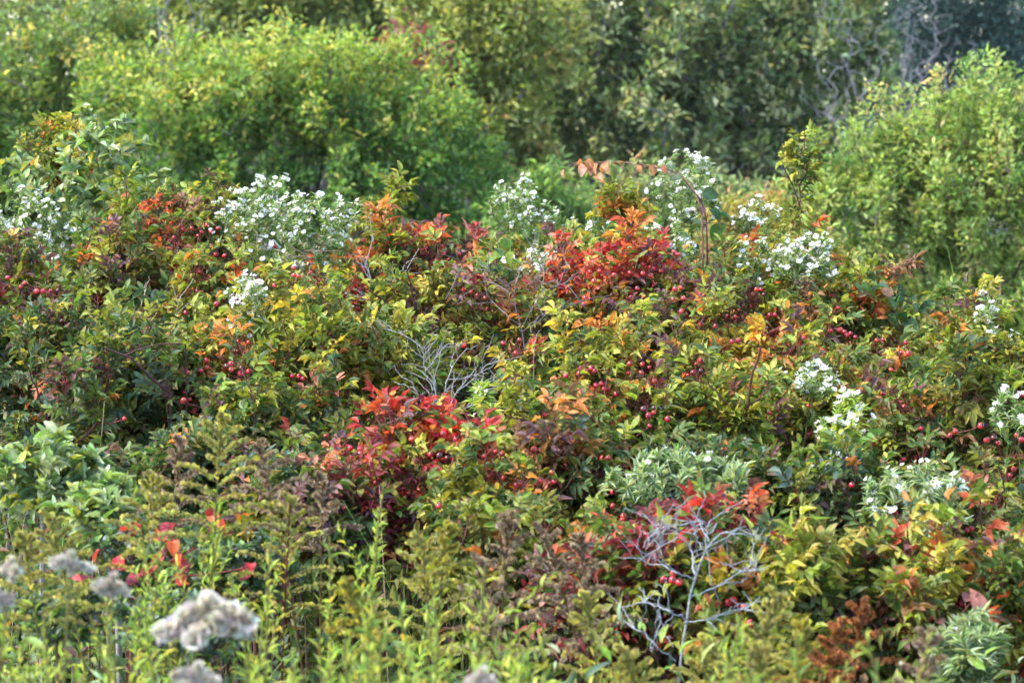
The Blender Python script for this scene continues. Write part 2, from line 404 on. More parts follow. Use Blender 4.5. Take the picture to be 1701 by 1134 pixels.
# ------------------------------------------------------------------ rose bushes: key, px, py, rx, ry, dist, palette, density, label
ROSE = [
    ('R1', 60, 520, 115, 80, 6.2, 'purp', 1, 'rose bush with dusky purple and green leaves at the left edge below the asters'),
    ('R2', 80, 630, 150, 95, 5.8, 'dark', 1, 'dark green rose bush at the left edge, under the purple-leaved one'),
    ('R3', 225, 480, 115, 80, 6.4, 'og', 1, 'green rose bush with brown-orange leaves right of the left-hand asters'),
    ('R4', 325, 410, 85, 55, 6.6, 'og', 1, 'rose bush with many hips directly left of the biggest white aster'),
    ('R5', 215, 700, 140, 105, 5.5, 'dark', 1, 'dark glossy rose bush around the bare diagonal dark branch'),
    ('R6', 375, 650, 95, 80, 5.6, 'yel', 1, 'yellow-leaved rose bush with a ring of hips left of centre'),
    ('R7', 480, 570, 115, 75, 6.0, 'yg', 1, 'yellow-green rose bush below the small white aster cluster'),
    ('R8', 360, 520, 90, 60, 6.2, 'og', 1, 'rusty orange and green rose bush left of the small white aster cluster'),
    ('R9', 650, 472, 90, 56, 6.5, 'ro', 1, 'orange-red rose bush with hips right of the biggest white aster'),
    ('R10', 725, 445, 55, 26, 6.8, 'dred', 1, 'small dark red rose bush with a crown of hips against the green shrub'),
    ('R11', 575, 620, 125, 90, 5.7, 'yg', 1, 'lush yellow-green rose bush left of the grey twig tangle'),
    ('R12', 440, 745, 115, 75, 5.3, 'green', 1, 'green rose bush beneath the yellow one, behind the brown goldenrod'),
    ('R13', 700, 545, 110, 70, 6.1, 'yg', 1, 'yellow-green rose bush above the grey twig tangle'),
    ('R14', 640, 395, 28, 58, 6.7, 'yg', 1, 'upright green rose shoot with fresh leaflets right of the biggest white aster'),
    ('R15', 815, 500, 80, 52, 6.5, 'og', 1, 'orange and brown rose bush left of the bare upright grey stem'),
    ('R16', 835, 590, 95, 65, 6.0, 'brown', 1, 'brownish rose bush with dull purple leaves at the foot of the bare stem'),
    ('R17', 1022, 498, 92, 66, 6.15, 'red', 1.35, 'crimson rose bush with many hips right of the bare upright stem'),
    ('R18', 935, 480, 62, 62, 6.4, 'yel', 1, 'bright yellow-green rose bush between the bare stem and the crimson bush'),
    ('R19', 945, 565, 95, 62, 6.1, 'green', 1, 'green rose bush under the crimson one'),
    ('R20', 1042, 400, 30, 62, 6.6, 'yel', 1, 'upright yellow rose shoot with orange tips rising above the crimson bush'),
    ('R21', 1125, 560, 95, 75, 6.0, 'purp', 1, 'purple-tinged rose bush right of the crimson bush'),
    ('R22', 1005, 650, 110, 62, 5.5, 'yo', 1, 'yellow and orange rose bush with the largest hip clusters near the centre'),
    ('R23', 950, 735, 105, 62, 5.3, 'yg', 1, 'yellow-green rose bush under the central hip clusters'),
    ('R24', 1085, 725, 90, 72, 5.3, 'green', 1, 'green rose bush with a loose group of hips right of centre'),
    ('R25', 1270, 510, 110, 66, 6.3, 'yo', 1, 'orange and yellow rose bush with paired hips below the right-hand asters'),
    ('R26', 1395, 560, 85, 58, 6.1, 'og', 1, 'rose bush with red stems and a row of hips left of the crinkled viburnum'),
    ('R27', 1205, 625, 100, 76, 5.8, 'yo', 1, 'orange-tinted yellow rose bush in the middle of the right half'),
    ('R28', 1320, 690, 110, 76, 5.5, 'yel', 1, 'yellow rose bush with dull purple leaves left of the tall white aster'),
    ('R29', 1190, 750, 100, 72, 5.3, 'yg', 1, 'yellow-green rose bush around the tall dark cane'),
    ('R30', 1530, 640, 95, 68, 5.8, 'yg', 1, 'yellow-green rose bush below the crinkled viburnum'),
    ('R31', 1640, 630, 95, 70, 5.9, 'yel', 1, 'yellow-green rose bush with red shoots at the right edge'),
    ('R32', 1640, 755, 100, 95, 5.3, 'olive', 1, 'olive rose bush with scattered hips at the right edge, lower one'),
    ('R33', 1495, 735, 80, 58, 5.4, 'og', 1, 'rose bush with withered brown leaves and hips right of the tall white aster'),
    ('R34', 708, 782, 112, 80, 4.95, 'red', 1.25, 'scarlet rose bush with hips in the lower centre, brightest of all'),
    ('R35', 610, 865, 85, 62, 4.7, 'dred', 1, 'dark maroon rose bush beneath the scarlet one'),
    ('R36', 790, 850, 85, 58, 4.7, 'yg', 1, 'yellow-green rose bush at the right foot of the scarlet one'),
    ('R37', 910, 830, 80, 66, 4.8, 'brown', .7, 'thin rose bush with black canes and dried brown heads right of the scarlet one'),
    ('R38', 1040, 845, 95, 76, 4.8, 'green', 1, 'green rose bush with three hips above the pale lichened shrub'),
    ('R39', 1220, 865, 110, 82, 4.8, 'dark', 1, 'dark green rose bush to the upper right of the pale lichened shrub'),
    ('R40', 1120, 990, 135, 85, 4.2, 'dred', 1.3, 'wine-red and purple rose bush behind the pale lichened shrub'),
    ('R41', 1400, 905, 105, 86, 4.7, 'dark', 1, 'dark green rose bush under the tall white aster'),
    ('R42', 1590, 905, 110, 86, 4.8, 'olive', 1, 'olive rose bush with twin hips in the lower right'),
    ('R43', 1322, 330, 15, 76, 6.7, 'yg', .8, 'tall single rose shoot with red stem standing against the right-hand shrub'),
    ('R44', 1640, 1020, 100, 86, 4.3, 'og', 1, 'orange and yellow rose bush in the lower right corner'),
    ('R45', 85, 285, 60, 40, 7.15, 'yel', .8, 'rose shoot with orange-yellow leaves inside the silvery shrub at upper left'),
    ('R47', 330, 850, 140, 80, 4.9, 'dark', .9, 'dark green rose bush behind the brown goldenrod at lower left'),
    ('R48', 490, 900, 100, 66, 4.6, 'purp', .9, 'purple rose bush beside the red goldenrod stem'),
    ('R49', 880, 950, 120, 66, 4.4, 'olive', .9, 'olive rose bush behind the brown seed plumes at bottom centre'),
    ('R50', 1480, 1035, 110, 80, 4.2, 'og', .9, 'yellowing rose bush behind the rusty dried plumes at lower right'),
    ('R51', 1290, 1040, 90, 76, 4.1, 'yg', .9, 'yellow-green rose bush right of the pale lichened shrub at the bottom'),
    ('R52', 770, 660, 90, 60, 5.9, 'dark', .8, 'dark green rose bush seen through the grey twig tangle'),
]
CANES = {   # big canes the photo shows: pixel polylines, radius in pixels
    'R5': [([(173, 578), (219, 597), (254, 628), (290, 662)], 3.2), ([(208, 590), (261, 572), (320, 569)], 1.8), ([(40, 600), (60, 640), (75, 690)], 2)],
    'R34': [([(610, 795), (640, 820), (668, 848), (682, 876)], 3.2), ([(735, 770), (748, 815), (752, 860)], 2.0), ([(795, 775), (760, 820), (745, 850)], 1.6)],
    'R37': [([(857, 745), (885, 790), (906, 850), (918, 880)], 3.0), ([(850, 838), (885, 836), (905, 850)], 2.2), ([(960, 780), (935, 815), (910, 850)], 1.8)],
    'R29': [([(1264, 575), (1249, 620), (1238, 690), (1232, 770)], 3.4), ([(1178, 640), (1210, 670), (1236, 700)], 2.0), ([(1290, 640), (1262, 660), (1241, 680)], 1.6)],
    'R26': [([(1320, 518), (1348, 550), (1370, 590), (1380, 640)], 2.6), ([(1432, 588), (1431, 620), (1430, 650)], 2.6), ([(1375, 565), (1410, 600), (1430, 625)], 1.6), ([(1480, 600), (1450, 612), (1432, 625)], 1.5)],
    'R43': [([(1300, 275), (1318, 312), (1332, 352), (1345, 400)], 1.8)],
    'R13': [([(590, 468), (620, 485), (645, 505), (662, 530)], 1.8), ([(670, 430), (682, 470), (690, 510)], 2.0)],
    'R20': [([(1042, 365), (1047, 400), (1048, 440)], 1.8)],
    'R31': [([(1660, 570), (1690, 590), (1700, 620)], 2.0), ([(1620, 640), (1650, 680), (1660, 720)], 1.8)],
    'R42': [([(1630, 830), (1612, 880), (1600, 930)], 2.6), ([(1660, 780), (1672, 830), (1668, 890)], 2.2)],
    'R22': [([(982, 690), (1010, 708), (1027, 730)], 2.2), ([(1050, 620), (1035, 650), (1014, 700)], 1.4), ([(932, 690), (934, 725), (934, 770)], 1.6)],
    'R14': [([(625, 365), (640, 395), (652, 430)], 1.7)],
}
B = {r[0]: r for r in ROSE}


def ext(r):
    _, cx, cy, rx, ry, d, *_ = r
    m = mpp(d)
    return P(cx, cy, d), np.array([rx * m, min(max(0.9 * rx * m, 0.10 if rx > 35 else .03), 0.24), ry * m])


hip_of = {r[0]: [] for r in ROSE}
hp, hd = [], []
for (x, y, k) in hips:
    best = min(ROSE, key=lambda r: ((x - r[1]) / r[3]) ** 2 + ((y - r[2]) / r[4]) ** 2)
    q = min(1, ((x - best[1]) / best[3]) ** 2 + ((y - best[2]) / best[4]) ** 2)
    _, e = ext(best)
    d = best[5] - e[1] * math.sqrt(1 - q) * 1.0 - 0.055 + R.normal(0, 0.015)
    hip_of[best[0]].append((P(x, y, d), k))
    hp.append((x, y)); hd.append(d)
hp = np.array(hp); hd = np.array(hd)


def clear(O, A, ln):
    """True where a leaf does not hide one of the hips"""
    keep = np.ones(len(O), bool)
    for s in (0.15, 0.5, 0.9):
        x, y, d = proj(O + nrm(A) * (ln * s)[:, None])
        for i in range(0, len(O), 20000):
            sl = slice(i, i + 20000)
            b = (np.hypot(x[sl, None] - hp[None, :, 0], y[sl, None] - hp[None, :, 1]) < 12) & (d[sl, None] < hd[None] + 0.01)
            keep[sl] &= ~b.any(1)
    return keep | (R.random(len(O)) < 0.02)


def hip_mesh(name, c, cal):
    mb = MB()
    ns, nr = 14, 9
    v, cc = [], []
    for i in range(nr + 1):
        a = math.pi * i / nr
        for j in range(ns):
            b = 2 * math.pi * j / ns
            r = math.sin(a) * (1.0 - 0.06 * math.cos(a))
            z = -math.cos(a) * 0.93
            v.append((r * math.cos(b), r * math.sin(b), z))
            cc.append(cal if i >= nr - 1 else c)
    f = [(i * ns + j, i * ns + (j + 1) % ns, (i + 1) * ns + (j + 1) % ns, (i + 1) * ns + j) for i in range(nr) for j in range(ns)]
    mb.add(np.array(v), np.array(f), np.array(cc), np.full((len(v), 2), .5))
    k = 5                                            # withered sepals
    az = np.arange(k) / k * 6.28 + 0.3
    A = np.stack([np.cos(az) * .7, np.sin(az) * .7, np.full(k, .6)], -1)
    Or = np.stack([np.cos(az) * .22, np.sin(az) * .22, np.full(k, .88)], -1)
    put(mb, [LEAF_F[1]], Or, A, np.tile(UP, (k, 1)), np.full(k, .5), np.full(k, .2), np.tile(cal, (k, 1)))
    return mb.mesh(name, M_HIP)


HIPM = {'r': [hip_mesh('rose_hip', (.62, .034, .046), (.05, .02, .015)), hip_mesh('rose_hip', (.52, .022, .040), (.04, .02, .02)), hip_mesh('rose_hip', (.60, .045, .035), (.10, .03, .02))],
        'd': [hip_mesh('rose_hip', (.11, .022, .025), (.03, .02, .015))], 'o': [hip_mesh('rose_hip', (.42, .10, .035), (.08, .04, .02))]}
for k, v in HIPM.items():
    pass


def frame_matrix(axis, loc, s):
    from mathutils import Matrix, Vector
    z = Vector(axis).normalized()
    q = z.to_track_quat('Z', 'Y')
    return Matrix.LocRotScale(Vector(loc), q, Vector((s, s, s)))


def rose_leaf_batch(mb, pos, tan, rd, pal, scale, base):
    """compound leaves. pos,tan,rd: n,3"""
    n = len(pos)
    a = nrm(tan * R.uniform(.2, .8, (n, 1)) + rd * 0.9 + UP * 0.22 + R.normal(0, .2, (n, 3)))
    nz = nrm(LIGHT * 0.9 + a * -0.1 + tan * 0.35 + R.normal(0, .38, (n, 3)))
    nz = nrm(nz - (nz * a).sum(-1, keepdims=True) * a)
    s = np.cross(a, nz)
    L = scale * R.uniform(.75, 1.2, n)
    c0, idx = colours(pal, n, base, 0.14)
    rach = np.stack([pos, pos + a * (L * .5)[:, None], pos + a * (L * 1.02)[:, None] - nz * (L * .06)[:, None]], 1)
    mb.tubes(rach, np.tile([.0006, .0005, .0004], (n, 1)), np.array([.2, .05, .03]), 3)
    for t, side, sz in [(.38, 1, .5), (.38, -1, .5), (.66, 1, .58), (.66, -1, .58), (.95, 1, .6), (.95, -1, .6), (1.0, 0, .66)]:
        dr = (R.random(n) > 0.10)
        o = pos + a * (L * (t + R.normal(0, .03, n)))[:, None] - nz * (L * .05 * t)[:, None]
        ax = nrm(a * (.62 if side else 1.0) + s * side * .85 + R.normal(0, .14, (n, 3)) - nz * R.uniform(0, .25, (n, 1)))
        nn = nz + s * side * -0.25 + R.normal(0, .22, (n, 3))
        cc, _ = colours(pal, n, idx, 0.12)
        cc = np.where((R.random((n, 1)) < .8), c0 * np.exp(R.normal(0, .12, (n, 1))), cc)
        ln = L * sz * R.uniform(.85, 1.15, n)
        keep = dr & clear(o, ax, ln)
        put(mb, LEAF_R, o, ax, nn, ln, ln * R.uniform(.37, .50, n), cc, keep)


COMMON = [(G, 3), (YG, 3), (LY, 1.7), (PU, .7), (DG, .7), (OL, 1), (O_, .7), (PK, .5)]


def mixed(pal, share=.24):
    share = .27 if pal in ('red', 'dred') else share
    p = PAL[pal]; a = sum(w for _, w in p); b = sum(w for _, w in COMMON)
    return [(c, w / a * (1 - share)) for c, w in p] + [(c, w / b * share) for c, w in COMMON]


def make_rose(r):
    key, cx, cy, rx, ry, d, pal, den, label = r
    pname = pal
    pal = [(YG, 5), (G, 3), (LY, 2)] if pname == 'yg' and rx < 35 else mixed(pal)
    c, e = ext(r)
    base = np.array([c[0] + R.normal(0, .03), c[1] + 0.05, 0.0])
    root = thing('rose_bush', label, 'rose bush', base, 'wild rose bushes of the thicket')
    sk = Skel(base)
    for _ in range(int(4 + rx / 40) if rx > 35 else 2):
        sk.connect(c + (ball(1)[0] * np.array([.6, .6, .3]) - np.array([0, 0, .35])) * e, up=.9, wig=.05, start=0)
    ncane = len(sk.chains)
    n = int(0.0072 * rx * ry * den) + (6 if rx > 35 else 0)
    g_ = R.normal(0, .56, (n, 3)); g_ *= np.minimum(1, 1.45 / np.linalg.norm(g_, axis=1, keepdims=True))
    T = c + g_ * e * np.array([1.15, .9, 1.05])
    T = T[np.argsort(np.linalg.norm(T - base, axis=1))]
    for t in T:
        sk.connect(t, up=.55, wig=.08)
    hi = [ch[-1] for ch in sk.chains[ncane:] if sk.pos[ch[-1]][2] > c[2] + .1 * e[2]]
    for i in R.permutation(len(hi))[:int(4 + rx / 12) if rx > 35 else 1]:
        v = nrm(UP * 1.2 + R.normal(0, .4, 3) + np.array([0, -.15, 0])) * R.uniform(.035, .085)
        sk.connect(sk.pos[hi[i]] + v, up=.8, wig=.04, start=hi[i])
    cc, ci = colours(pal, len(sk.chains) - ncane)
    stem = MB()
    barkc = np.array([.085, .035, .03]) if pname not in ('yg', 'yel', 'yo') else np.array([.12, .05, .035])
    sk.tubes(stem, 0.0014, barkc, .38, 4, .006)
    fol = MB()
    pts = sk.pts(sk.chains[ncane:])
    m = 7
    po, ta = along(pts, m, .25)
    rd = radial(ta, m)
    bi = np.repeat(ci[:, None], m, 1)
    rose_leaf_batch(fol, po.reshape(-1, 3), ta.reshape(-1, 3), rd.reshape(-1, 3), pal, 0.037, bi.reshape(-1))
    # rosette at each tip
    tp = np.repeat(pts[:, -1:], 3, 1); tt = np.repeat(nrm(pts[:, -1:] - pts[:, -2:-1]), 3, 1)
    rose_leaf_batch(fol, tp.reshape(-1, 3), (tt * 2.0).reshape(-1, 3), radial(tt, 3).reshape(-1, 3), pal, 0.031, np.repeat(ci, 3))
    # canes seen in the photo
    for poly, rp in CANES.get(key, []):
        dd = d - e[1] * 1.02 - .02
        p = np.array([P(x, y, dd + .02 * i) for i, (x, y) in enumerate(poly)])
        p = np.vstack([p, [(p[-1] * .45 + base * .55)], [base]])
        tt_ = np.linspace(0, len(p) - 1, 12); i0 = np.minimum(tt_.astype(int), len(p) - 2); fr = (tt_ - i0)[:, None]
        q = p[i0] * (1 - fr) + p[i0 + 1] * fr
        q[1:-1] += R.normal(0, .0015, (10, 3))
        stem.tubes(q[None], np.linspace(.6, 1.1, 12)[None] * rp * mpp(dd), barkc * .75, 6)
    A = np.array(sk.pos)
    hobs = []
    for hpnt, kind in hip_of[key]:
        j = int(np.argmin(np.linalg.norm(A - hpnt, axis=1) + np.maximum(0, A[:, 2] - hpnt[2] + .015) * 3))
        s = .0055 * R.uniform(.78, 1.14)
        v = hpnt - A[j]
        mid = A[j] + v * .55 + np.array([0, 0, -.12 * np.linalg.norm(v)])
        t = np.linspace(0, 1, 5)[:, None]
        q = (1 - t) ** 2 * A[j] + 2 * t * (1 - t) * mid + t * t * hpnt
        stem.tubes(q[None], np.full((1, 5), .0009), np.array([.16, .035, .03]), 4)
        ax = nrm(nrm(q[-1] - q[-2]) + R.normal(0, .35, 3) + np.array([0, -.25, .3]))
        hobs.append((hpnt, ax, s, kind))
    stem.build('stem', M_BARK, root, base)
    fol.build('foliage', M_ROSE, root, base)
    for hpnt, ax, s, kind in hobs:
        ms = HIPM[kind]
        o = bpy.data.objects.new('rose_hip', ms[R.integers(len(ms))])
        col.objects.link(o); o.parent = root
        o.matrix_local = frame_matrix(ax, hpnt - base, s)
        o.scale = (s * R.uniform(.9, 1.05), s, s * R.uniform(.84, 1.14))
        if kind == 'd':
            o['label'] = 'dark shrivelled rose hip'
        elif kind == 'o':
            o['label'] = 'dull orange-brown rose hip'


for r in ROSE:
    make_rose(r)


# ------------------------------------------------------------------ asters
FLOWRAW = []


def flower_mesh(k, wilt=0.0):
    mb = MB()
    n = 15
    az = np.arange(n) / n * 6.283 + R.normal(0, .08, n)
    lift = R.normal(.22 + wilt, .16, n)
    A = np.stack([np.cos(az), np.sin(az), lift], -1)
    Or = A * .16
    c = np.clip(np.array([.76, .75, .79]) * (1 + R.normal(0, .03, (n, 1))), 0, .88)
    put(mb, [leaf_t(2, .5, .8, .2, .1)], Or, A, np.tile(UP, (n, 1)), np.full(n, .86) * R.uniform(.85, 1.1, n), np.full(n, .27), c)
    m = 26
    d = nrm(R.normal(0, 1, (m, 3))); d[:, 2] = np.abs(d[:, 2])
    cc = np.array([(.62, .46, .07), (.35, .13, .06)])[(R.random(m) < .35).astype(int)]
    mb.inst(BIT, d * np.array([.17, .17, .12]), np.tile(np.eye(3) * np.array([.05, .12, .05]), (m, 1, 1)), cc)
    # green cup
    mb.tubes(np.array([[(0, 0, -.32), (0, 0, -.15), (0, 0, .02)]], float), np.array([[.05, .16, .2]]), np.array([.11, .18, .05]), 6)
    FLOWRAW.append((np.concatenate(mb.v), np.concatenate(mb.f), np.concatenate(mb.c), np.concatenate(mb.u)))
    return mb.mesh('flower_head', M_PETAL)


FLOW = [flower_mesh(i, w) for i, w in enumerate((0, .15, .5, 1.0))]

ASTER = [  # px,py,rx,ry,d,flowers,label, leafiness, palette
    (60, 395, 80, 75, 6.7, 90, 'white aster at the left edge, in front of the silvery shrub', 1, 'aster'),
    (435, 365, 80, 70, 6.35, 98, 'biggest white aster, dense dome of flowers against the dark green shrub', 1, 'aster'),
    (500, 400, 72, 72, 6.3, 85, 'white aster adjoining the biggest one on its right', 1, 'aster'),
    (575, 375, 38, 40, 6.45, 26, 'small white aster spray between the biggest aster and the green rose shoot', .8, 'aster'),
    (412, 510, 38, 48, 5.7, 46, 'small white aster cluster low among orange rose leaves, left of centre', .8, 'aster'),
    (860, 340, 48, 46, 7.0, 42, 'open white aster standing high against the green shrub at top centre', .6, 'aster'),
    (915, 375, 40, 36, 7.0, 30, 'lower right-hand spray of white aster beside the open one at top centre', .6, 'aster'),
    (885, 450, 48, 30, 6.25, 40, 'white aster just above the bare upright grey stem', .8, 'aster'),
    (985, 385, 25, 25, 6.9, 10, 'sparse white aster left of the yellow rose shoot', .6, 'aster'),
    (1140, 320, 55, 62, 6.8, 70, 'tall white aster entwined with the purple bramble stem', 1, 'aster'),
    (1100, 412, 55, 42, 6.3, 44, 'white aster low beneath the bramble leaves', 1, 'aster'),
    (1262, 370, 42, 40, 6.8, 32, 'thin white aster left of the tall single rose shoot', .6, 'aster'),
    (1345, 437, 64, 44, 6.15, 78, 'broad white aster in front of the right-hand shrub', 1, 'aster'),
    (1258, 440, 42, 36, 6.25, 32, 'white aster just left of the broad one', 1, 'aster'),
    (1404, 720, 42, 78, 4.92, 60, 'upright column of white aster flowers in the right half', 1, 'herb'),
    (1385, 810, 55, 42, 4.75, 38, 'white aster at the foot of the upright flower column', 1, 'herb'),
    (1345, 635, 42, 28, 5.3, 26, 'small white aster half buried in yellow rose leaves', 1, 'aster'),
    (1530, 845, 95, 70, 4.6, 30, 'loose lilac-white aster with leafy stems at lower right', 1.4, 'sage'),
    (800, 700, 24, 55, 5.15, 14, 'bright green aster with few flowers right of the twig tangle', 2, 'herb'),
    (1640, 545, 38, 55, 5.8, 22, 'pale aster at the right edge beside the viburnum', 1, 'aster'),
    (1680, 690, 36, 42, 5.1, 18, 'pale aster at the right edge among olive rose leaves', 1, 'aster'),
    (1130, 805, 115, 50, 4.62, 9, 'silvery green aster with almost no flowers above the lichened shrub', 2.2, 'sage'),
    (1600, 1075, 60, 60, 4.0, 5, 'blue-green leafy aster in the lower right corner', 2.4, 'sage'),
    (1290, 950, 60, 60, 4.2, 0, 'flowerless aster with long bright green leaves right of the lichened shrub', 1.6, 'herb'),
    (700, 760, 80, 40, 5.1, 3, 'feathery grey-green aster behind the scarlet rose bush', 1.6, 'sage'),
]


def make_aster(a):
    px, py, rx, ry, d, nf, label, leafy, pal = a
    nf = int(nf * 2.3) if nf > 20 else nf
    m = mpp(d); c = P(px, py, d); e = np.array([rx * m * 1.12, max(.06, min(rx, ry * 1.5) * m * .9), ry * m * 1.12])
    base = np.array([c[0] + R.normal(0, .03), c[1] + .03, 0.0])
    root = thing('aster_plant', label, 'aster', base, 'white asters flowering in the thicket')
    sk = Skel(base)
    for _ in range(2 + int(rx / 30)):
        sk.connect(c + (ball(1)[0] * .5 - np.array([0, 0, .6])) * e, up=.8, wig=.04, start=0)
    n0 = len(sk.chains)
    n = int(max(nf * .40, 10 + rx * .35 * leafy) + 6)
    T = c + ball(n, .4) * e
    T = T[np.argsort(T[:, 2])]
    for t in T:
        sk.connect(t, up=.7, wig=.06)
    stem = MB(); fol = MB()
    sk.tubes(stem, .0007, np.array([.13, .15, .05]), .42, 3, .003)
    pts = sk.pts(sk.chains[n0:])
    long = nf == 0
    mm = int((4 if long else 20) * max(leafy, .7))
    po, ta = along(pts, mm, .1)
    rd = radial(ta, mm)
    po, ta, rd = po.reshape(-1, 3), ta.reshape(-1, 3), rd.reshape(-1, 3)
    k = len(po)
    A = nrm(ta * .6 + rd * .8 + UP * .15); ln = R.uniform(.010, .022, k) * (3.2 if long else (1.25 if leafy > 1.2 else 1.0))
    cc, _ = colours(pal, k)
    put(fol, LEAF_N, po, A, LIGHT + R.normal(0, .4, (k, 3)), ln, ln * (.14 if long else .17), cc, clear(po, A, ln))
    # heads: tips first, then side stalks
    tips = pts[:, -1]; td = nrm(pts[:, -1] - pts[:, -2])
    heads = [(tips[i], td[i]) for i in range(len(tips))]
    sp, st = along(pts, 4, .6, .98)
    for i in R.permutation(len(pts) * 4):
        b, t = sp[i // 4, i % 4], st[i // 4, i % 4]
        v = nrm(t * .6 + UP * .5 + R.normal(0, .5, 3)) * R.uniform(.007, .018)
        heads.append((b + v, nrm(v)))
        if len(heads) < nf * 1.35:
            stem.tubes(np.stack([b, b + v * .5, b + v])[None], np.full((1, 3), .0005), np.array([.13, .17, .05]), 3)
    q = np.array([h[0] for h in heads])
    rel = (q - c) / e
    score = rel[:, 2] * .5 - rel[:, 1] * .45 + R.normal(0, .4, len(q))
    order = [i for i in np.argsort(-score)]
    stem.build('stem', M_HERB, root, base)
    fol.build('foliage', M_HERB, root, base)
    for i in order[:min(nf, 100)]:
        pnt, dr = heads[i]
        o = bpy.data.objects.new('flower_head', FLOW[R.choice(4, p=[.35, .3, .22, .13])])
        col.objects.link(o); o.parent = root
        ax = nrm(dr * .5 + LIGHT * .6 + np.array([0, -.25, 0]) + R.normal(0, .4, 3))
        o.matrix_local = frame_matrix(ax, pnt - base + ax * .001, .0076 * R.uniform(.6, 1.15))
    if nf > 100:
        more = MB()
        for i in order[100:nf]:
            pnt, dr = heads[i]
            ax = nrm(dr * .5 + LIGHT * .6 + np.array([0, -.25, 0]) + R.normal(0, .4, 3))
            mat_ = np.array(frame_matrix(ax, pnt + ax * .001, .0076 * R.uniform(.6, 1.15)))
            tv, tf, tc_, tu = FLOWRAW[R.choice(4, p=[.35, .3, .22, .13])]
            more.add(tv @ mat_[:3, :3].T + mat_[:3, 3], tf, tc_, tu)
        mo = more.build('flower_heads', M_PETAL, root, base)
        mo['kind'] = 'stuff'
    # unopened buds at the tips left over
    rest = order[nf:nf + int(nf * .45)]
    if rest:
        bud = MB()
        qq = np.array([heads[i][0] for i in rest]); dd = np.array([heads[i][1] for i in rest])
        pp = np.stack([qq, qq + dd * .0018, qq + dd * .0042, qq + dd * .0058], 1)
        bud.tubes(pp, np.tile([.0006, .0019, .0022, .0008], (len(qq), 1)), np.array([.36, .30, .20]), 5)
        b = bud.build('buds', M_FLUFF, root, base)
        b['kind'] = 'stuff'


for a in ASTER:
    make_aster(a)


# ------------------------------------------------------------------ goldenrod and its seed plumes
GOLD = [  # px,py(top),d,type,size,label
    (255, 800, 3.9, 'olive', 1, 'olive goldenrod with small plume at lower left, left of the tall leafy one'),
    (368, 705, 3.8, 'olive', 1.2, 'tallest leafy goldenrod at lower left with olive plume'),
    (430, 745, 4.0, 'brown', 1, 'brown-plumed goldenrod just right of the tallest leafy one'),
    (300, 740, 4.15, 'brown', 1, 'brown-plumed goldenrod just left of the tallest leafy one'),
    (482, 838, 3.9, 'olive', 1.2, 'goldenrod with flat spreading plume on a bare dark red stem'),
    (535, 800, 4.1, 'brown', .8, 'thin brown goldenrod at the left foot of the scarlet rose bush'),
    (575, 975, 3.4, 'yellow', .9, 'goldenrod with a few bright yellow flowers at bottom, left of centre'),
    (700, 905, 3.7, 'olive', 1.2, 'olive goldenrod with long horizontal plume below the scarlet rose bush'),
    (742, 880, 3.75, 'yellow', .8, 'slim goldenrod with a yellow flower tip below the scarlet rose bush'),
    (845, 865, 3.95, 'brown', 1.1, 'upright brown seed plume at bottom centre, leftmost of three'),
    (905, 895, 3.9, 'brown', 1.3, 'widest brown seed plume at bottom centre, middle of three'),
    (965, 900, 4.0, 'brown', 1, 'brown seed plume at bottom centre, rightmost of three'),
    (800, 945, 3.6, 'brown', 1.1, 'low brown goldenrod in front of the three upright plumes'),
    (975, 1000, 3.6, 'olive', 1.1, 'olive goldenrod left of the pale lichened shrub'),
    (1170, 1075, 3.5, 'olive', 1.1, 'olive goldenrod in front of the pale lichened trunk'),
    (1290, 1000, 3.5, 'olive', 1.1, 'pale yellow-olive goldenrod right of the pale lichened trunk'),
    (1335, 1045, 3.4, 'yellow', .9, 'yellowish goldenrod low at the bottom right of the lichened trunk'),
    (1435, 1010, 3.75, 'rust', 1.2, 'rusty orange dried plume at lower right'),
    (1395, 1045, 3.6, 'rust', 1, 'lower rusty dried plume beside the taller rusty one'),
    (1545, 1060, 3.4, 'brown', 1, 'brown goldenrod plume near the lower right corner'),
    (1040, 1095, 3.3, 'olive', 1, 'olive goldenrod at the bottom edge under the wine-red rose bush'),
    (85, 870, 3.7, 'olive', 1, 'olive goldenrod behind the fluffy seed heads at the left edge'),
    (40, 900, 3.6, 'olive', .9, 'olive goldenrod nearest the left edge'),
    (1262, 1085, 3.2, 'olive', .9, 'olive goldenrod at the bottom edge right of the lichened trunk'),
    (310, 352, 6.9, 'cream', 1.1, 'cream seed plume standing left of the biggest white aster'),
    (225, 385, 6.9, 'cream', 1.5, 'broad cream seed plume under the silvery shrub'),
    (520, 422, 6.7, 'cream', 1.5, 'cream seed plume under the biggest white aster'),
    (592, 378, 6.8, 'cream', .9, 'grey-cream seed plume behind the small aster spray'),
    (628, 452, 6.8, 'cream', .9, 'cream seed plume behind the orange-red rose bush'),
    (798, 415, 7.2, 'cream', 1, 'pointed grey-cream seed plume at top centre against the green shrub'),
    (895, 470, 6.8, 'cream', 1.2, 'pale seed plume right of the bare upright stem'),
    (690, 395, 7.0, 'cream', .9, 'pale seed plume right of the green rose shoot'),
    (20, 940, 3.3, 'fluff', .34, 'small fluffy seed head touching the left edge, upper one'),
    (118, 930, 3.4, 'fluff', .5, 'grey-white fluffy seed head near the left edge, second from it'),
    (188, 968, 3.4, 'fluff', .45, 'tan fluffy seed head between the left-edge heads and the large white one'),
    (345, 1010, 3.2, 'fluff', 1.25, 'largest white fluffy seed head at lower left'),
    (330, 1118, 3.1, 'fluff', .55, 'fluffy seed head at the bottom edge below the largest one'),
    (800, 1126, 3.0, 'fluff', .42, 'whitish seed head cut by the bottom edge at centre'),
    (-5, 990, 3.3, 'fluff', .34, 'small fluffy seed head touching the left edge, lower one'),
]
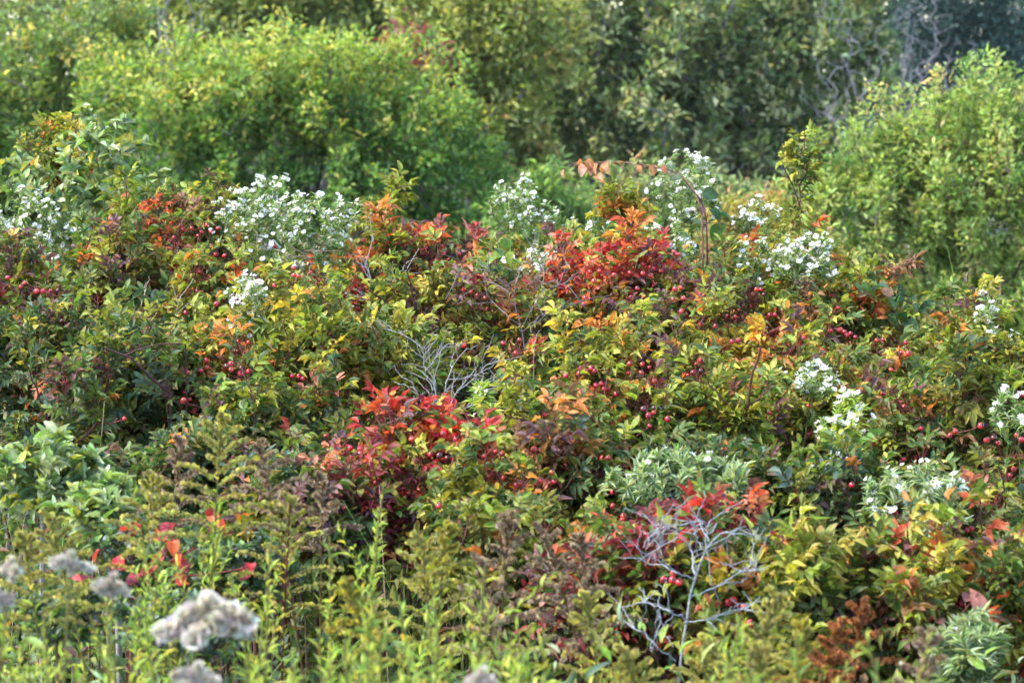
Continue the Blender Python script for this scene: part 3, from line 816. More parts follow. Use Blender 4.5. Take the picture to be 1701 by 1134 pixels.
LEAFY = [(60, 985), (140, 1020), (225, 1045), (285, 870), (345, 840), (385, 830), (415, 900), (450, 1010), (520, 1020), (470, 950), (560, 905), (605, 895), (625, 870), (650, 985),
         (680, 1010), (730, 1000), (765, 960), (840, 1040), (890, 1010), (540, 1080), (615, 1070), (700, 1085), (790, 1085), (1180, 1070),
         (1230, 1050), (100, 1080), (180, 1095), (20, 1060), (400, 1085), (480, 1100), (890, 1105), (250, 960), (1320, 1100), (1420, 1110), (1500, 1105), (1240, 985), (320, 925)]
PCOL = {'olive': [((.34, .31, .07), 3), ((.25, .21, .08), 2), ((.42, .37, .08), 2)], 'yellow': [((.55, .43, .03), 1.4), ((.3, .28, .05), 3), ((.24, .2, .05), 3)],
        'brown': [((.27, .18, .12), 4), ((.19, .12, .08), 3), ((.36, .28, .18), 2)], 'rust': [((.30, .095, .03), 4), ((.17, .07, .03), 2), ((.4, .17, .05), 1)],
        'cream': [((.46, .40, .33), 4), ((.36, .31, .26), 3), ((.56, .52, .46), 2)], 'fluff': [((.52, .46, .44), 4), ((.38, .32, .30), 3), ((.60, .56, .55), 3)]}


def make_gold(g, group, name='goldenrod'):
    px, py, d, ty, sz, label = g
    top = P(px, py, d)
    lean = R.normal(0, .09, 2)
    base = np.array([top[0] + lean[0], top[1] + .04 + abs(lean[1]), 0.0])
    root = thing(name, label, 'goldenrod', base, group)
    stem = MB(); fol = MB(); plu = MB()
    t = np.linspace(0, 1, 14)[:, None]
    mid = (base + top) / 2 + np.array([lean[0] * .5, .02, 0.1])
    sp = (1 - t) ** 2 * base + 2 * t * (1 - t) * mid + t * t * top
    red = 'red stem' in label
    sc_ = np.array([.14, .02, .03]) if red else (np.array([.12, .07, .04]) if ty in ('brown', 'rust') else np.array([.16, .15, .05]))
    stem.tubes(sp[None], np.linspace(.0028, .0012, 14)[None], sc_, 5)
    Hh = top[2]
    # leaves
    nl = int(R.integers(70, 90)) if ty != 'fluff' else 34
    if ty in ('brown', 'rust'):
        nl = 40
    if ty == 'leaf':
        nl = int(R.integers(80, 110))
    po, ta = along(sp[None], nl, .30, .985 if ty == 'leaf' else .93)
    rd = radial(ta, nl)
    po, ta, rd = po[0], ta[0], rd[0]
    f = np.linspace(0, 1, nl)
    A = nrm(ta * R.uniform(.8, 1.7, (nl, 1)) + rd * .75)
    ln = (.042 - .024 * f) * R.uniform(.6, 1.25, nl)
    if red:
        q = f < .55; ln[q] *= .01
    cc, _ = colours('herby' if ty in ('olive', 'yellow') else ('herb' if ty in ('leaf', 'fluff', 'cream') else 'olive'), nl)
    put(fol, LEAF_N, po, A, nrm(LIGHT + ta * .5 + R.normal(0, .3, (nl, 3))), ln, ln * R.uniform(.15, .2, nl), cc)
    if ty == 'leaf':
        # leafy side shoots
        for _ in range(R.integers(8, 18)):
            i = R.integers(7, 13); b = sp[i] + (sp[i - 1] - sp[i]) * R.random(); v = nrm(UP * 1.0 + R.normal(0, .5, 3)) * R.uniform(.03, .10)
            sh = np.stack([b, b + v * .4 + UP * .004, b + v * .75 + UP * .01, b + v + UP * .02])
            stem.tubes(sh[None], np.linspace(.001, .0006, 4)[None], sc_, 3)
            p2, t2 = along(sh[None], 15, .1); r2 = radial(t2, 15)
            l2 = R.uniform(.007, .019, 15); c2, _ = colours('herby', 15)
            put(fol, LEAF_N, p2[0], nrm(t2[0] * 1.1 + r2[0] * .7), nrm(LIGHT + R.normal(0, .3, (15, 3))), l2, l2 * .2, c2)
    else:
        # plume: one-sided arching branchlets crowded with tiny heads
        pl = {'olive': .12, 'yellow': .10, 'brown': .12, 'rust': .10, 'cream': .13, 'fluff': .05}[ty] * sz * 1.1
        nb = {'fluff': int(np.clip(9 * sz, 5, 9)), 'cream': 16}.get(ty, 17)
        br = []
        az0 = R.uniform(0, 6.28)
        for i in range(nb):
            u = i / max(nb - 1, 1)
            if ty == 'fluff':
                b = top - UP * (.020 * sz * (1 - u)); L = .056 * sz * R.uniform(.4, 1.15)
                az = (0 if i % 2 else math.pi) + R.normal(0, .75); el = R.uniform(-.15, .18); sag = R.uniform(.15, .4)
            else:
                b = sp[-1] - (sp[-1] - sp[-3]) / np.linalg.norm(sp[-1] - sp[-3]) * pl * (1 - u) * 1.05
                L = pl * (.75 - .55 * u) * R.uniform(.7, 1.15)
                az = i * 2.4 + az0 if ty != 'olive' else (0 if i % 2 else math.pi) + R.normal(0, .7)
                el = .35 + .8 * u; sag = .35 if ty != 'cream' else .12
            v = np.array([math.cos(az) * math.cos(el), math.sin(az) * math.cos(el), math.sin(el)])
            tt = np.linspace(0, 1, 6)[:, None]
            br.append(b + v * L * tt - UP * (sag * L) * tt ** 2.2)
        br.append(np.linspace(sp[-2], sp[-1] + UP * .012, 6) if ty != 'fluff' else np.linspace(top - UP * .02, top + UP * .008, 6))
        br = np.array(br)
        stem.tubes(br, np.tile(np.linspace(.0009, .0005, 6), (len(br), 1)), sc_, 3)
        per = {'fluff': 200, 'cream': 140, 'brown': 40, 'rust': 44}.get(ty, 36)
        po, ta = along(br, per, .12)
        rdm = radial(ta, per)
        spread = {'fluff': .0042, 'cream': .0050}.get(ty, .0017) * (1 if ty != 'fluff' else sz ** .4)
        k = po.shape[0] * per
        po, ta, rdm = po.reshape(-1, 3), ta.reshape(-1, 3), rdm.reshape(-1, 3)
        po = po + rdm * R.uniform(0, spread, (k, 1)) + UP * R.uniform(0, spread * .5, (k, 1))
        A = nrm(rdm * .8 + ta * .6 + UP * .5 + R.normal(0, .4, (k, 3)))
        c, _ = colours(PCOL[ty], k, None, .14)
        if ty in ('fluff', 'cream'):
            ln = R.uniform(.004, .0095, k); wd = R.uniform(.0004, .0009, k)
            ln *= np.clip(sz * 1.15, .42, 1)
        else:
            ln = R.uniform(.0026, .0056, k); wd = R.uniform(.0011, .0022, k)
        put(plu, [BIT], po, A, nrm(R.normal(0, 1, (k, 3))), ln, wd * 2, c)
    stem.build('stem', M_HERB, root, base)
    fol.build('foliage', M_HERB, root, base)
    plu.build('plume', M_FLUFF if ty != 'yellow' else M_HERB, root, base)


GOLD = [(g[0], g[1], g[2] * .83, g[3], g[4] * .74, g[5]) if g[3] == 'fluff' else g for g in GOLD]
for g in GOLD:
    make_gold(g, 'goldenrod gone to seed' if g[3] in ('cream', 'fluff') else 'goldenrod with fading plumes')
for i, (x, y) in enumerate(LEAFY + [(x + 25, y + 45) for x, y in LEAFY[::2] if y > 930]):
    d = float(np.clip(3.85 - (y - 840) * .0042, 2.55, 3.9)) + R.normal(0, .06)
    x += R.normal(0, 24); y += R.normal(-4, 34)
    make_gold((x, y, d, 'leaf', 1, 'yellow-green plumeless goldenrod stem with narrow leaves in the blurred front row'), 'plumeless leafy goldenrod stems in front')


# ------------------------------------------------------------------ generic leafy shrubs of the front and middle
def make_shrub(name, label, cat, px, py, rx, ry, d, pal, n, m, ln0, asp, barkc, mat, Ts, up=.8, group=None, r0=.001, leaves_up=.2, ry_d=None, lo=.25):
    mm = mpp(d); c = P(px, py, d); e = np.array([rx * mm, ry_d or min(rx * mm, .3), ry * mm])
    base = np.array([c[0], c[1] + .03, 0.0])
    root = thing(name, label, cat, base, group)
    sk = Skel(base)
    for _ in range(4):
        sk.connect(c + (ball(1)[0] * .5 - np.array([0, 0, .5])) * e, up=.8, start=0)
    n0 = len(sk.chains)
    T = c + ball(n, .5) * e
    T = T[np.argsort(np.linalg.norm(T - base, axis=1))]
    for t in T:
        sk.connect(t, up=up, wig=.05)
    stem = MB(); fol = MB()
    sk.tubes(stem, r0, barkc, .4, 4, .006)
    pts = sk.pts(sk.chains[n0:])
    po, ta = along(pts, m, lo)
    rd = radial(ta, m)
    po, ta, rd = po.reshape(-1, 3), ta.reshape(-1, 3), rd.reshape(-1, 3)
    k = len(po)
    A = nrm(ta * R.uniform(.4, 1, (k, 1)) + rd * .8 + UP * leaves_up)
    ln = ln0 * R.uniform(.7, 1.25, k); c_, _ = colours(pal, k)
    put(fol, Ts, po, A, nrm(LIGHT + ta * .3 + R.normal(0, .4, (k, 3))), ln, ln * asp * R.uniform(.85, 1.15, k), c_, clear(po, A, ln))
    stem.build('stem', M_BARK, root, base)
    fol.build('foliage', mat, root, base)
    return root


GREY = np.array([.24, .22, .20])
SIL = 'silvery green shrubs with oval leaves'
make_shrub('silverleaf_shrub', 'silvery green shrub with upright twigs at upper left, against the big green shrub', 'shrub', 150, 308, 120, 135, 6.85, 'silver', 62, 22, .029, .46, GREY, M_SILVER, LEAF_R, group=SIL, up=1.3)
make_shrub('silverleaf_shrub', 'silvery green shrub cut by the left edge behind the white aster', 'shrub', 10, 330, 65, 95, 6.9, 'silver', 36, 22, .029, .46, GREY, M_SILVER, LEAF_R, group=SIL, up=1.3)
make_shrub('silverleaf_shrub', 'pale green oval-leaved shrub at the left edge, low in front of the dark roses', 'shrub', 70, 785, 110, 78, 4.45, 'silver', 80, 13, .025, .44, GREY, M_SILVER, LEAF_R, group=SIL, up=1.3)
make_shrub('silverleaf_shrub', 'pale green oval-leaved shrub with long leaves just left of the brown goldenrod', 'shrub', 165, 840, 80, 50, 4.3, 'silver', 60, 13, .026, .34, GREY, M_SILVER, LEAF_R, group=SIL, up=1.3)
BAY = 'small-leaved bushes with blue-green leaves'
for x, y, rx, ry, d, lb in [(215, 915, 70, 55, 4.2, 'small blue-green bush left of the scarlet bramble leaves'), (330, 930, 85, 55, 4.15, 'small blue-green bush under the scarlet bramble leaves'),
                            (440, 930, 65, 60, 4.2, 'small blue-green bush left of the bare dark red stem'), (300, 1040, 120, 60, 3.7, 'low blue-green bush around the largest fluffy seed head'),
                            (120, 1010, 100, 55, 3.8, 'low blue-green bush under the left-edge seed heads'), (480, 790, 55, 45, 4.6, 'small blue-green bush with pale leaf tips left of the scarlet rose bush')]:
    make_shrub('meadowsweet_bush', lb, 'bush', x, y, rx, ry, d, 'teal', int(22 + rx * .4), 16, .016, .46, np.array([.1, .06, .04]), M_SILVER, LEAF_R, group=BAY, up=1.2)


# ------------------------------------------------------------------ brambles and viburnum: large leaves set one by one
def make_big(name, label, cat, stems, leaves, d, pal, mat, barkc, rp=1.6, droop=.5, cup=LEAF_B):
    """stems: pixel polylines (first one runs on down to the ground); leaves: px,py,size_px"""
    p0 = P(*stems[0][-1], d)
    base = np.array([p0[0], p0[1] + .03, 0.0])
    root = thing(name, label, cat, base)
    stem = MB(); fol = MB()
    sp = []
    for i, s in enumerate(stems):
        p = np.array([P(x, y, d + R.normal(0, .015)) for x, y in s])
        sp.append(p)
        if i == 0:
            p = np.vstack([p, base])
        t = np.linspace(0, len(p) - 1, 12); j = np.minimum(t.astype(int), len(p) - 2); f = (t - j)[:, None]
        stem.tubes((p[j] * (1 - f) + p[j + 1] * f)[None], np.linspace(.6, 1.1, 12)[None] * rp * mpp(d), barkc, 5)
    A_ = []
    for p in sp:
        for a, b in zip(p[:-1], p[1:]):
            A_ += [a + (b - a) * u for u in np.linspace(0, 1, 8)]
    A_ = np.array(A_)
    for (x, y, s) in leaves:
        ln = np.array([s * mpp(d)])
        q = P(x, y, d - .02 + R.normal(0, .03))
        j = int(np.argmin(np.linalg.norm(A_ - q, axis=1)))
        a = nrm(nrm(q - A_[j]) * ln[0] * .5 + R.normal(0, .45, 3) * ln[0] - UP * droop * ln[0] * R.uniform(.2, 1.1))
        o = q - a * ln[0] * .5
        stem.tubes(np.stack([A_[j], (A_[j] + o) / 2 + UP * .002, o + a * .002])[None], np.full((1, 3), .0008), barkc, 3)
        nz = nrm(LIGHT * .7 + np.array([0, -.4, .1]) + R.normal(0, .5, 3))
        c, _ = colours(pal, 1)
        put(fol, cup, o[None], a[None], nz[None], ln, ln * R.uniform(.62, .85, 1), c)
    stem.build('stem', M_BARK, root, base)
    fol.build('foliage', mat, root, base)


def off(dx, dy, pts, k=1 / 2.835):
    return [(dx + a * k, dy + b * k) for a, b in pts]


make_big('bramble', 'arching branch of round orange-green leaves above the yellow rose shoot', 'bramble',
         [off(550, 0, [(1140, 770), (1230, 765), (1330, 768), (1430, 765), (1520, 790), (1600, 800), (1680, 850), (1740, 950), (1760, 1080)])],
         [(x, y, s) for (x, y), s in zip(off(550, 0, [(1180, 790), (1215, 800), (1245, 795), (1262, 835), (1290, 775), (1330, 805), (1355, 768), (1370, 838), (1412, 805), (1432, 752), (1450, 795), (1515, 800), (1570, 795), (1170, 765)]), [16, 20, 24, 22, 18, 27, 18, 26, 24, 25, 16, 20, 18, 14])] + [(1080 + R.normal(-65, 38), 280 + R.normal(0, 7), R.uniform(12, 22)) for _ in range(12)],
         6.6, [((.16, .17, .035), 3), ((.36, .15, .06), 3), ((.30, .18, .09), 2), ((.09, .13, .03), 1)], M_ROSE, np.array([.16, .08, .05]))
make_big('bramble', 'bramble with purple stem and large dark leaves through the tall white aster', 'bramble',
         [off(1101, 0, [(125, 880), (180, 940), (205, 1020), (208, 1134), (212, 1300), (205, 1450)])],
         [(x, y, s) for (x, y), s in zip(off(1101, 0, [(222, 915), (250, 1018), (292, 1015), (150, 1065), (262, 1090), (135, 1180), (95, 1130), (60, 840), (40, 800), (180, 985), (110, 1300), (250, 1180)]), [30, 34, 24, 32, 42, 34, 30, 24, 22, 26, 28, 24])],
         6.6, [((.03, .075, .025), 4), ((.05, .10, .03), 2), ((.15, .05, .05), 1)], M_ROSE, np.array([.12, .03, .05]), 2.0)
make_big('bramble', 'bramble with round dark green leaves just left of the pale aster at top centre', 'bramble',
         [off(550, 367, [(770, 60), (790, 110), (790, 190), (760, 280), (740, 400), (720, 520)]), off(550, 367, [(790, 150), (850, 180)]), off(550, 367, [(770, 240), (700, 220)])],
         [(x, y, s) for (x, y), s in zip(off(550, 367, [(760, 65), (800, 115), (825, 110), (770, 175), (845, 185), (790, 150), (800, 245), (700, 215), (720, 285), (740, 270), (660, 300), (690, 250), (870, 190), (830, 220), (1050, 210), (680, 240)]), [18, 28, 24, 30, 34, 26, 38, 34, 34, 28, 26, 28, 26, 24, 34, 30])],
         6.2, [((.05, .11, .025), 4), ((.09, .17, .03), 3), ((.16, .24, .03), 2)], M_ROSE, np.array([.14, .1, .05]))
vl = [(1430, 478, 24), (1440, 486, 26), (1452, 474, 24), (1465, 480, 28), (1478, 490, 28), (1455, 496, 24), (1495, 497, 30), (1512, 500, 28), (1505, 520, 36), (1520, 535, 44), (1535, 515, 34), (1550, 508, 36), (1560, 520, 38), (1575, 510, 30),
      (1490, 535, 34), (1510, 555, 36), (1530, 570, 42), (1545, 555, 38), (1555, 540, 34), (1500, 570, 30), (1590, 500, 26), (1610, 503, 28), (1635, 498, 28), (1655, 500, 28), (1670, 508, 26), (1580, 535, 30), (1600, 560, 36), (1618, 582, 36), (1640, 520, 28), (1485, 515, 26), (1567, 580, 32)]
make_big('viburnum_bush', 'viburnum with crinkled drooping leaves, dark green and brown, in front of the right-hand shrub', 'viburnum',
         [[(1430, 475), (1480, 490), (1530, 510), (1560, 550), (1570, 620), (1575, 700)], [(1690, 500), (1640, 497), (1590, 505), (1550, 530)], [(1500, 560), (1535, 550), (1560, 580)]],
         [(x + R.normal(0, 7), y + R.normal(0, 6), s * R.uniform(.55, 1.05)) for x, y, s in vl * 2], 6.05, [((.04, .09, .035), 4), ((.055, .11, .03), 3), ((.17, .10, .06), 1.6), ((.10, .12, .04), 2)], M_ROSE, np.array([.13, .08, .06]), 2.0, 1.2)
rl = off(0, 734, [(600, 405), (640, 400), (740, 440), (775, 420), (795, 400), (815, 490), (835, 480), (760, 525), (740, 560), (845, 555), (870, 590), (850, 640), (540, 570), (560, 590), (680, 610), (630, 625), (655, 640), (380, 640), (350, 620), (450, 530), (1010, 360), (1000, 340), (1150, 620), (1180, 590), (1040, 390), (620, 640), (560, 560)])
make_big('bramble', 'bramble with scarlet veined leaves at lower left behind the small blue-green bushes', 'bramble',
         [off(0, 734, [(800, 380), (810, 450), (780, 540), (700, 640), (640, 760), (600, 900)]), off(0, 734, [(610, 390), (620, 520), (640, 700)]), off(0, 734, [(380, 620), (500, 660), (630, 740)]), off(0, 734, [(1010, 340), (960, 480), (800, 560)]), off(0, 734, [(1170, 590), (1000, 620), (720, 640)])],
         [(x, y, R.uniform(20, 34)) for x, y in rl + rl[9:14]], 3.98, [((.50, .028, .03), 4), ((.56, .10, .025), 2), ((.24, .02, .04), 2)], M_ROSE, np.array([.16, .03, .03]), 1.6, .4)
make_big('fallen_leaf_sapling', 'sapling with a few big pink and yellow leaves at lower right', 'sapling',
         [[(1625, 985), (1605, 1010), (1580, 1040), (1560, 1120)], [(1190, 1105), (1205, 1125), (1250, 1134)]],
         [(1625, 1000, 44), (1570, 1005, 32), (1560, 1030, 28), (1605, 990, 24), (1545, 990, 22)], 4.1, [((.40, .16, .12), 3), ((.5, .33, .05), 2)], M_ROSE, np.array([.15, .06, .04]), 1.4, .2)


# ------------------------------------------------------------------ dead wood
def make_dead(name, label, polys, d, c, twigs, group=None, spread=.05, tl=(.03, .09), rmin=.0006):
    """polys: list of (pixel polyline root->tip, radius px). the first starts at the ground"""
    b = P(*polys[0][0][0], d)
    base = np.array([b[0], b[1], 0.0])
    o_ = MB()
    P_, D_ = [], []
    for i, (pl, rp) in enumerate(polys):
        p = np.array([P(x, y, d + (R.normal(0, spread) if (i and k) else 0)) for k, (x, y) in enumerate(pl)])
        if i == 0:
            p = np.vstack([base, (base + p[0]) / 2 + np.array([.01, 0, 0]), p])
        t = np.linspace(0, len(p) - 1, 16); j = np.minimum(t.astype(int), len(p) - 2); f = (t - j)[:, None]
        q = p[j] * (1 - f) + p[j + 1] * f
        q[1:-1] = .25 * q[:-2] + .5 * q[1:-1] + .25 * q[2:]
        q[1:-1] += R.normal(0, .0013, (14, 3))
        o_.tubes(q[None], np.maximum(np.linspace(1.15, .35, 16) * rp * .54 * mpp(d), rmin)[None], c, 6)
        P_.append(q[4:]); D_.append(nrm(np.gradient(q, axis=0))[4:])
    P_ = np.concatenate(P_); D_ = np.concatenate(D_)
    for gen in range(2):
        n = twigs if gen == 0 else twigs * 2
        k = R.integers(0, len(P_), n)
        v = nrm(D_[k] * .8 + R.normal(0, .6, (n, 3)) + UP * .15)
        L = R.uniform(*tl, (n, 1)) * (1 if gen == 0 else .6)
        t = np.linspace(0, 1, 6)[None, :, None]
        q = P_[k][:, None] + v[:, None] * L[:, None] * t + (R.normal(0, .25, (n, 1, 3)) * L[:, None]) * t ** 2
        q[:, 1:] += R.normal(0, .0012, (n, 5, 3))
        o_.tubes(q, np.tile(np.linspace(1.1, .5, 6) * (.0009 if gen == 0 else .0006), (n, 1)), c * .95, 4)
        P_ = np.concatenate([P_, q[:, 2:].reshape(-1, 3)]); D_ = np.concatenate([D_, np.repeat(v, 4, 0)])
    o = o_.build(name, M_LICHEN, None, base)
    o.location = base
    o['label'] = label; o['category'] = 'dead shrub'
    return o


RB = lambda p: off(1101, 734, p)
R8 = lambda p: off(550, 734, p)
R5 = lambda p: off(550, 367, p)
make_dead('dead_shrub', 'pale lichened leafless shrub at bottom right of centre', [
    (RB([(50, 1150), (90, 960), (130, 730), (150, 620), (185, 540), (215, 470), (285, 430), (350, 408)]), 4.2),
    (RB([(130, 730), (240, 690), (350, 620), (450, 560)]), 2.4), (RB([(150, 620), (130, 500), (60, 430), (15, 390)]), 2.2), (RB([(150, 630), (160, 500), (155, 400)]), 1.8),
    (RB([(110, 830), (40, 800), (-60, 760), (-100, 740)]), 2.4), (RB([(60, 1030), (-30, 960), (-130, 870), (-190, 830)]), 2.6), (RB([(140, 645), (60, 610), (-50, 570), (-150, 545)]), 2.4),
    (RB([(60, 610), (0, 560), (-20, 450), (-10, 370)]), 2.0), (RB([(100, 850), (220, 830), (330, 790), (400, 790)]), 2.0), (RB([(-30, 960), (-40, 860), (-10, 780)]), 1.5), (RB([(215, 470), (200, 400), (170, 340)]), 1.4),
    (RB([(350, 620), (420, 600), (470, 600)]), 1.6)], 3.95, np.array([.25, .265, .285]), 48, spread=.05, tl=(.02, .07))
make_dead('dead_shrub', 'bare upright grey stem with forked top left of the crimson rose bush', [
    (R5([(945, 800), (930, 680), (900, 520), (870, 420), (845, 320)]), 2.8), (R5([(845, 320), (740, 230), (650, 165)]), 1.5), (R5([(850, 340), (780, 300), (690, 280), (620, 220)]), 1.3),
    (R5([(905, 500), (940, 420), (1000, 330), (1110, 285)]), 1.4), (R5([(895, 490), (820, 440), (750, 370), (660, 300)]), 1.4), (R5([(860, 370), (870, 290), (850, 200)]), 1.2), (R5([(900, 520), (990, 440), (1050, 420)]), 1.1), (R5([(930, 300), (990, 240), (1005, 200)]), .9)],
    5.85, np.array([.17, .145, .14]), 22)
make_dead('dead_shrub', 'tangle of thin silver-grey twigs in the middle of the thicket', [
    (R5([(520, 985), (500, 880), (480, 770), (500, 680), (520, 600)]), 2.0), (R5([(505, 900), (540, 780), (570, 680), (640, 600)]), 1.7), (R5([(510, 920), (600, 800), (690, 720), (790, 660)]), 1.7),
    (R5([(520, 960), (640, 880), (760, 810), (870, 750)]), 1.6), (R5([(500, 930), (430, 860), (380, 760)]), 1.5), (R5([(520, 960), (450, 970), (370, 900)]), 1.6), (R5([(600, 880), (760, 860), (980, 800)]), 1.5),
    (R5([(700, 960), (800, 900), (920, 860), (1000, 840)]), 1.5), (R5([(890, 1010), (930, 920), (960, 860), (900, 740)]), 1.6), (R5([(700, 960), (860, 940), (990, 915)]), 1.4), (R5([(480, 800), (440, 700), (430, 600)]), 1.3),
    (R5([(570, 1000), (560, 900), (530, 800)]), 1.5), (R5([(640, 870), (700, 780), (770, 740)]), 1.3)], 5.35, np.array([.27, .26, .26]), 55, tl=(.03, .09))
make_dead('dead_shrub', 'thin bleached twig fan among red leaves right of the biggest white aster', [
    (R5([(290, 450), (240, 390), (170, 370), (60, 330)]), 1.1), (R5([(250, 400), (280, 300), (350, 205)]), 1.1), (R5([(240, 390), (190, 290), (160, 215)]), 1.1), (R5([(230, 330), (290, 260), (290, 190)]), .9)], 6.3, np.array([.40, .38, .36]), 10)
make_dead('dead_shrub', 'brown dried stem hanging below the biggest white aster', [(off(0, 367, [(1555, 680), (1520, 560), (1490, 420), (1440, 290), (1400, 190)]), 1.9), (off(0, 367, [(1440, 290), (1460, 200), (1430, 130)]), 1.2)], 5.9, np.array([.2, .14, .11]), 8)
make_dead('dead_shrub', 'grey dry stalks leaning in the dark roses at left', [(off(0, 367, [(780, 560), (820, 470), (850, 350), (910, 270)]), .9), (off(0, 367, [(540, 600), (600, 500), (660, 400), (690, 320)]), .9), (off(0, 367, [(560, 560), (640, 480), (700, 430)]), .7)], 5.6, np.array([.34, .30, .22]), 6)


# ------------------------------------------------------------------ background shrubs and trees
def make_far(name, label, cat, lobes, d, pal, nsh, per, ln, asp, barkc, scatter=.10, mat=None, r0=.004, height_px=None, group=None, crown='crown', trunkn=5, Ts=LEAF_F, up=.5, lf_up=.15, base_dx=0, spikes=0, rmax=.06, pal2=None, zmid=1.2, wig=.09):
    """lobes: px,py,rx,ry of the crown's masses at distance d, plus an optional depth offset"""
    mm = mpp(d)
    cs = [(P(l[0], l[1], d + (l[4] if len(l) > 4 else 0)), np.array([l[2] * mm, min(l[2] * mm, 1.3) * .85, l[3] * mm])) for l in lobes]
    area = np.array([l[2] * l[3] for l in lobes], float); area /= area.sum()
    bx = np.average([c[0][0] for c in cs], weights=area) + base_dx
    base = np.array([bx, d + .1, 0.0])
    root = thing(name, label, cat, base, group)
    sk = Skel(base)
    for c, e in cs:
        for _ in range(max(2, trunkn // len(cs))):
            sk.connect(c + (ball(1)[0] * .35 - np.array([0, 0, .45])) * e, up=.6, start=0, wig=.08)
    n0 = len(sk.chains)
    T = []
    for (c, e), a in zip(cs, area):
        q = ball(int(nsh * a) + 3, .30)
        q *= (1 + .26 * np.sin(q[:, :1] * 5 + c[0]) * np.cos(q[:, 2:] * 6 + c[2]))
        T.append(c + q * e)
    T = np.concatenate(T); T = T[T[:, 2] > .08]
    T = T[np.argsort(np.linalg.norm(T - base, axis=1))]
    for t in T:
        sk.connect(t, up=up, wig=wig)
    if spikes:
        hi = np.array([ch[-1] for ch in sk.chains[n0:]]); z = np.array(sk.pos)[hi]
        zc = np.array([c[2] for c, e in cs]).max()
        for i in R.permutation(len(hi)):
            if z[i, 2] > zc * .62 and spikes > 0:
                v = nrm(UP + R.normal(0, .3, 3)) * R.uniform(.10, .32) * d / 16
                sk.connect(z[i] + v, up=.6, start=int(hi[i]), wig=.05); spikes -= 1
    st = MB(); fo = MB()
    sk.tubes(st, r0, barkc, .42, 4, rmax)
    if per:
        pts = sk.pts(sk.chains[n0:])
        po, ta = along(pts, per, .25, 1.0)
        rd = radial(ta, per)
        k = po.shape[0] * per
        ci = colours(pal, len(pts))[1].repeat(per)
        # leaves of a shoot draw together towards its tip
        w = np.tile(np.linspace(1, .35, per), po.shape[0])[:, None]
        po, ta, rd = po.reshape(-1, 3), ta.reshape(-1, 3), rd.reshape(-1, 3)
        po = po + rd * R.uniform(0, scatter, (k, 1)) * w + R.normal(0, scatter * .3, (k, 3))
        A = nrm(ta * .6 + rd * .8 + UP * lf_up + R.normal(0, .3, (k, 3)))
        L = ln * R.uniform(.65, 1.3, k)
        cc, _ = colours(pal, k, ci, .2)
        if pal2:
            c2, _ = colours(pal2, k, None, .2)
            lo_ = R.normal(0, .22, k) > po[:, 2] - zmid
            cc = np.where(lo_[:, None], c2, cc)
        put(fo, Ts, po, A, nrm(LIGHT * .8 + R.normal(0, .45, (k, 3))), L, L * asp * R.uniform(.8, 1.2, k), cc)
    st.build('trunk', M_BARK, root, base)
    fo.build(crown, mat or M_FAR, root, base)
    return root


BK = np.array([.10, .085, .075]); BKG = np.array([.26, .25, .27])
make_far('honeysuckle_shrub', 'big rounded yellow-green shrub at upper left, widest in the background', 'shrub',
         [(300, 210, 190, 150), (520, 240, 230, 160), (700, 300, 170, 130), (420, 140, 230, 80), (600, 175, 200, 80), (250, 330, 190, 140), (560, 380, 260, 130), (745, 330, 130, 120), (660, 230, 130, 110), (440, 180, 190, 100), (540, 150, 150, 70)],
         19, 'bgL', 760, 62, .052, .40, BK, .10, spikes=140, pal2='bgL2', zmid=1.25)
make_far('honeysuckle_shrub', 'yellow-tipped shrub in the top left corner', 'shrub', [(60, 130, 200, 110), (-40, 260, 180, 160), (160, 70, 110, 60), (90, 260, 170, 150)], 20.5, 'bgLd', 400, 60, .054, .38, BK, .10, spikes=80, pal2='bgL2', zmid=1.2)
make_far('honeysuckle_shrub', 'bright yellow-green shrub filling the right side behind the viburnum', 'shrub',
         [(1610, 310, 170, 140), (1480, 350, 120, 120), (1650, 225, 110, 70), (1700, 420, 200, 190), (1395, 320, 55, 65), (1360, 430, 100, 90), (1540, 470, 170, 90), (1500, 260, 60, 60)], 14, 'bgR', 560, 54, .037, .36, np.array([.09, .06, .05]), .065, r0=.0026, spikes=190)
make_far('willow_shrub', 'small fresh green shrub at centre between the big left shrub and the dark tree', 'shrub', [(920, 340, 75, 70), (880, 390, 90, 60), (960, 390, 60, 60)], 16, 'bgD', 90, 50, .055, .24, BK, .09, r0=.002)
make_far('shrub', 'orange-tinted low shrub behind the thin white aster', 'shrub', [(1270, 360, 80, 45), (1210, 390, 80, 45), (1320, 400, 70, 50)], 12.5, 'bgK', 90, 46, .04, .35, BK, .08, r0=.002)
make_far('tree', 'large olive tree with pale leaf tips and dark trunks, top centre-right', 'tree',
         [(1000, 100, 220, 130), (1180, 90, 220, 120), (1330, 150, 180, 130), (1100, 190, 230, 110), (930, 230, 170, 110), (1250, 250, 200, 90), (1080, -30, 300, 90), (1380, 50, 110, 110)],
         26, 'bgE', 640, 62, .088, .44, np.array([.16, .15, .17]), .15, r0=.006, trunkn=20, rmax=.09, spikes=80)
make_far('tree', 'yellow-olive small tree left of the large olive tree, above the red sumac', 'tree', [(780, 110, 130, 110), (830, 220, 110, 90), (740, 40, 110, 80), (860, 60, 120, 110), (740, 200, 100, 90)], 24, 'bgF', 280, 58, .078, .46, BK, .14, r0=.005, spikes=40)
make_far('tree', 'dull olive tree along the top edge left of centre', 'tree', [(480, 30, 190, 90), (620, 40, 130, 90), (560, -60, 220, 80), (400, -20, 160, 70), (600, 130, 150, 80), (430, 110, 150, 70)], 30, 'bgG', 300, 60, .10, .44, BK, .22, r0=.006)
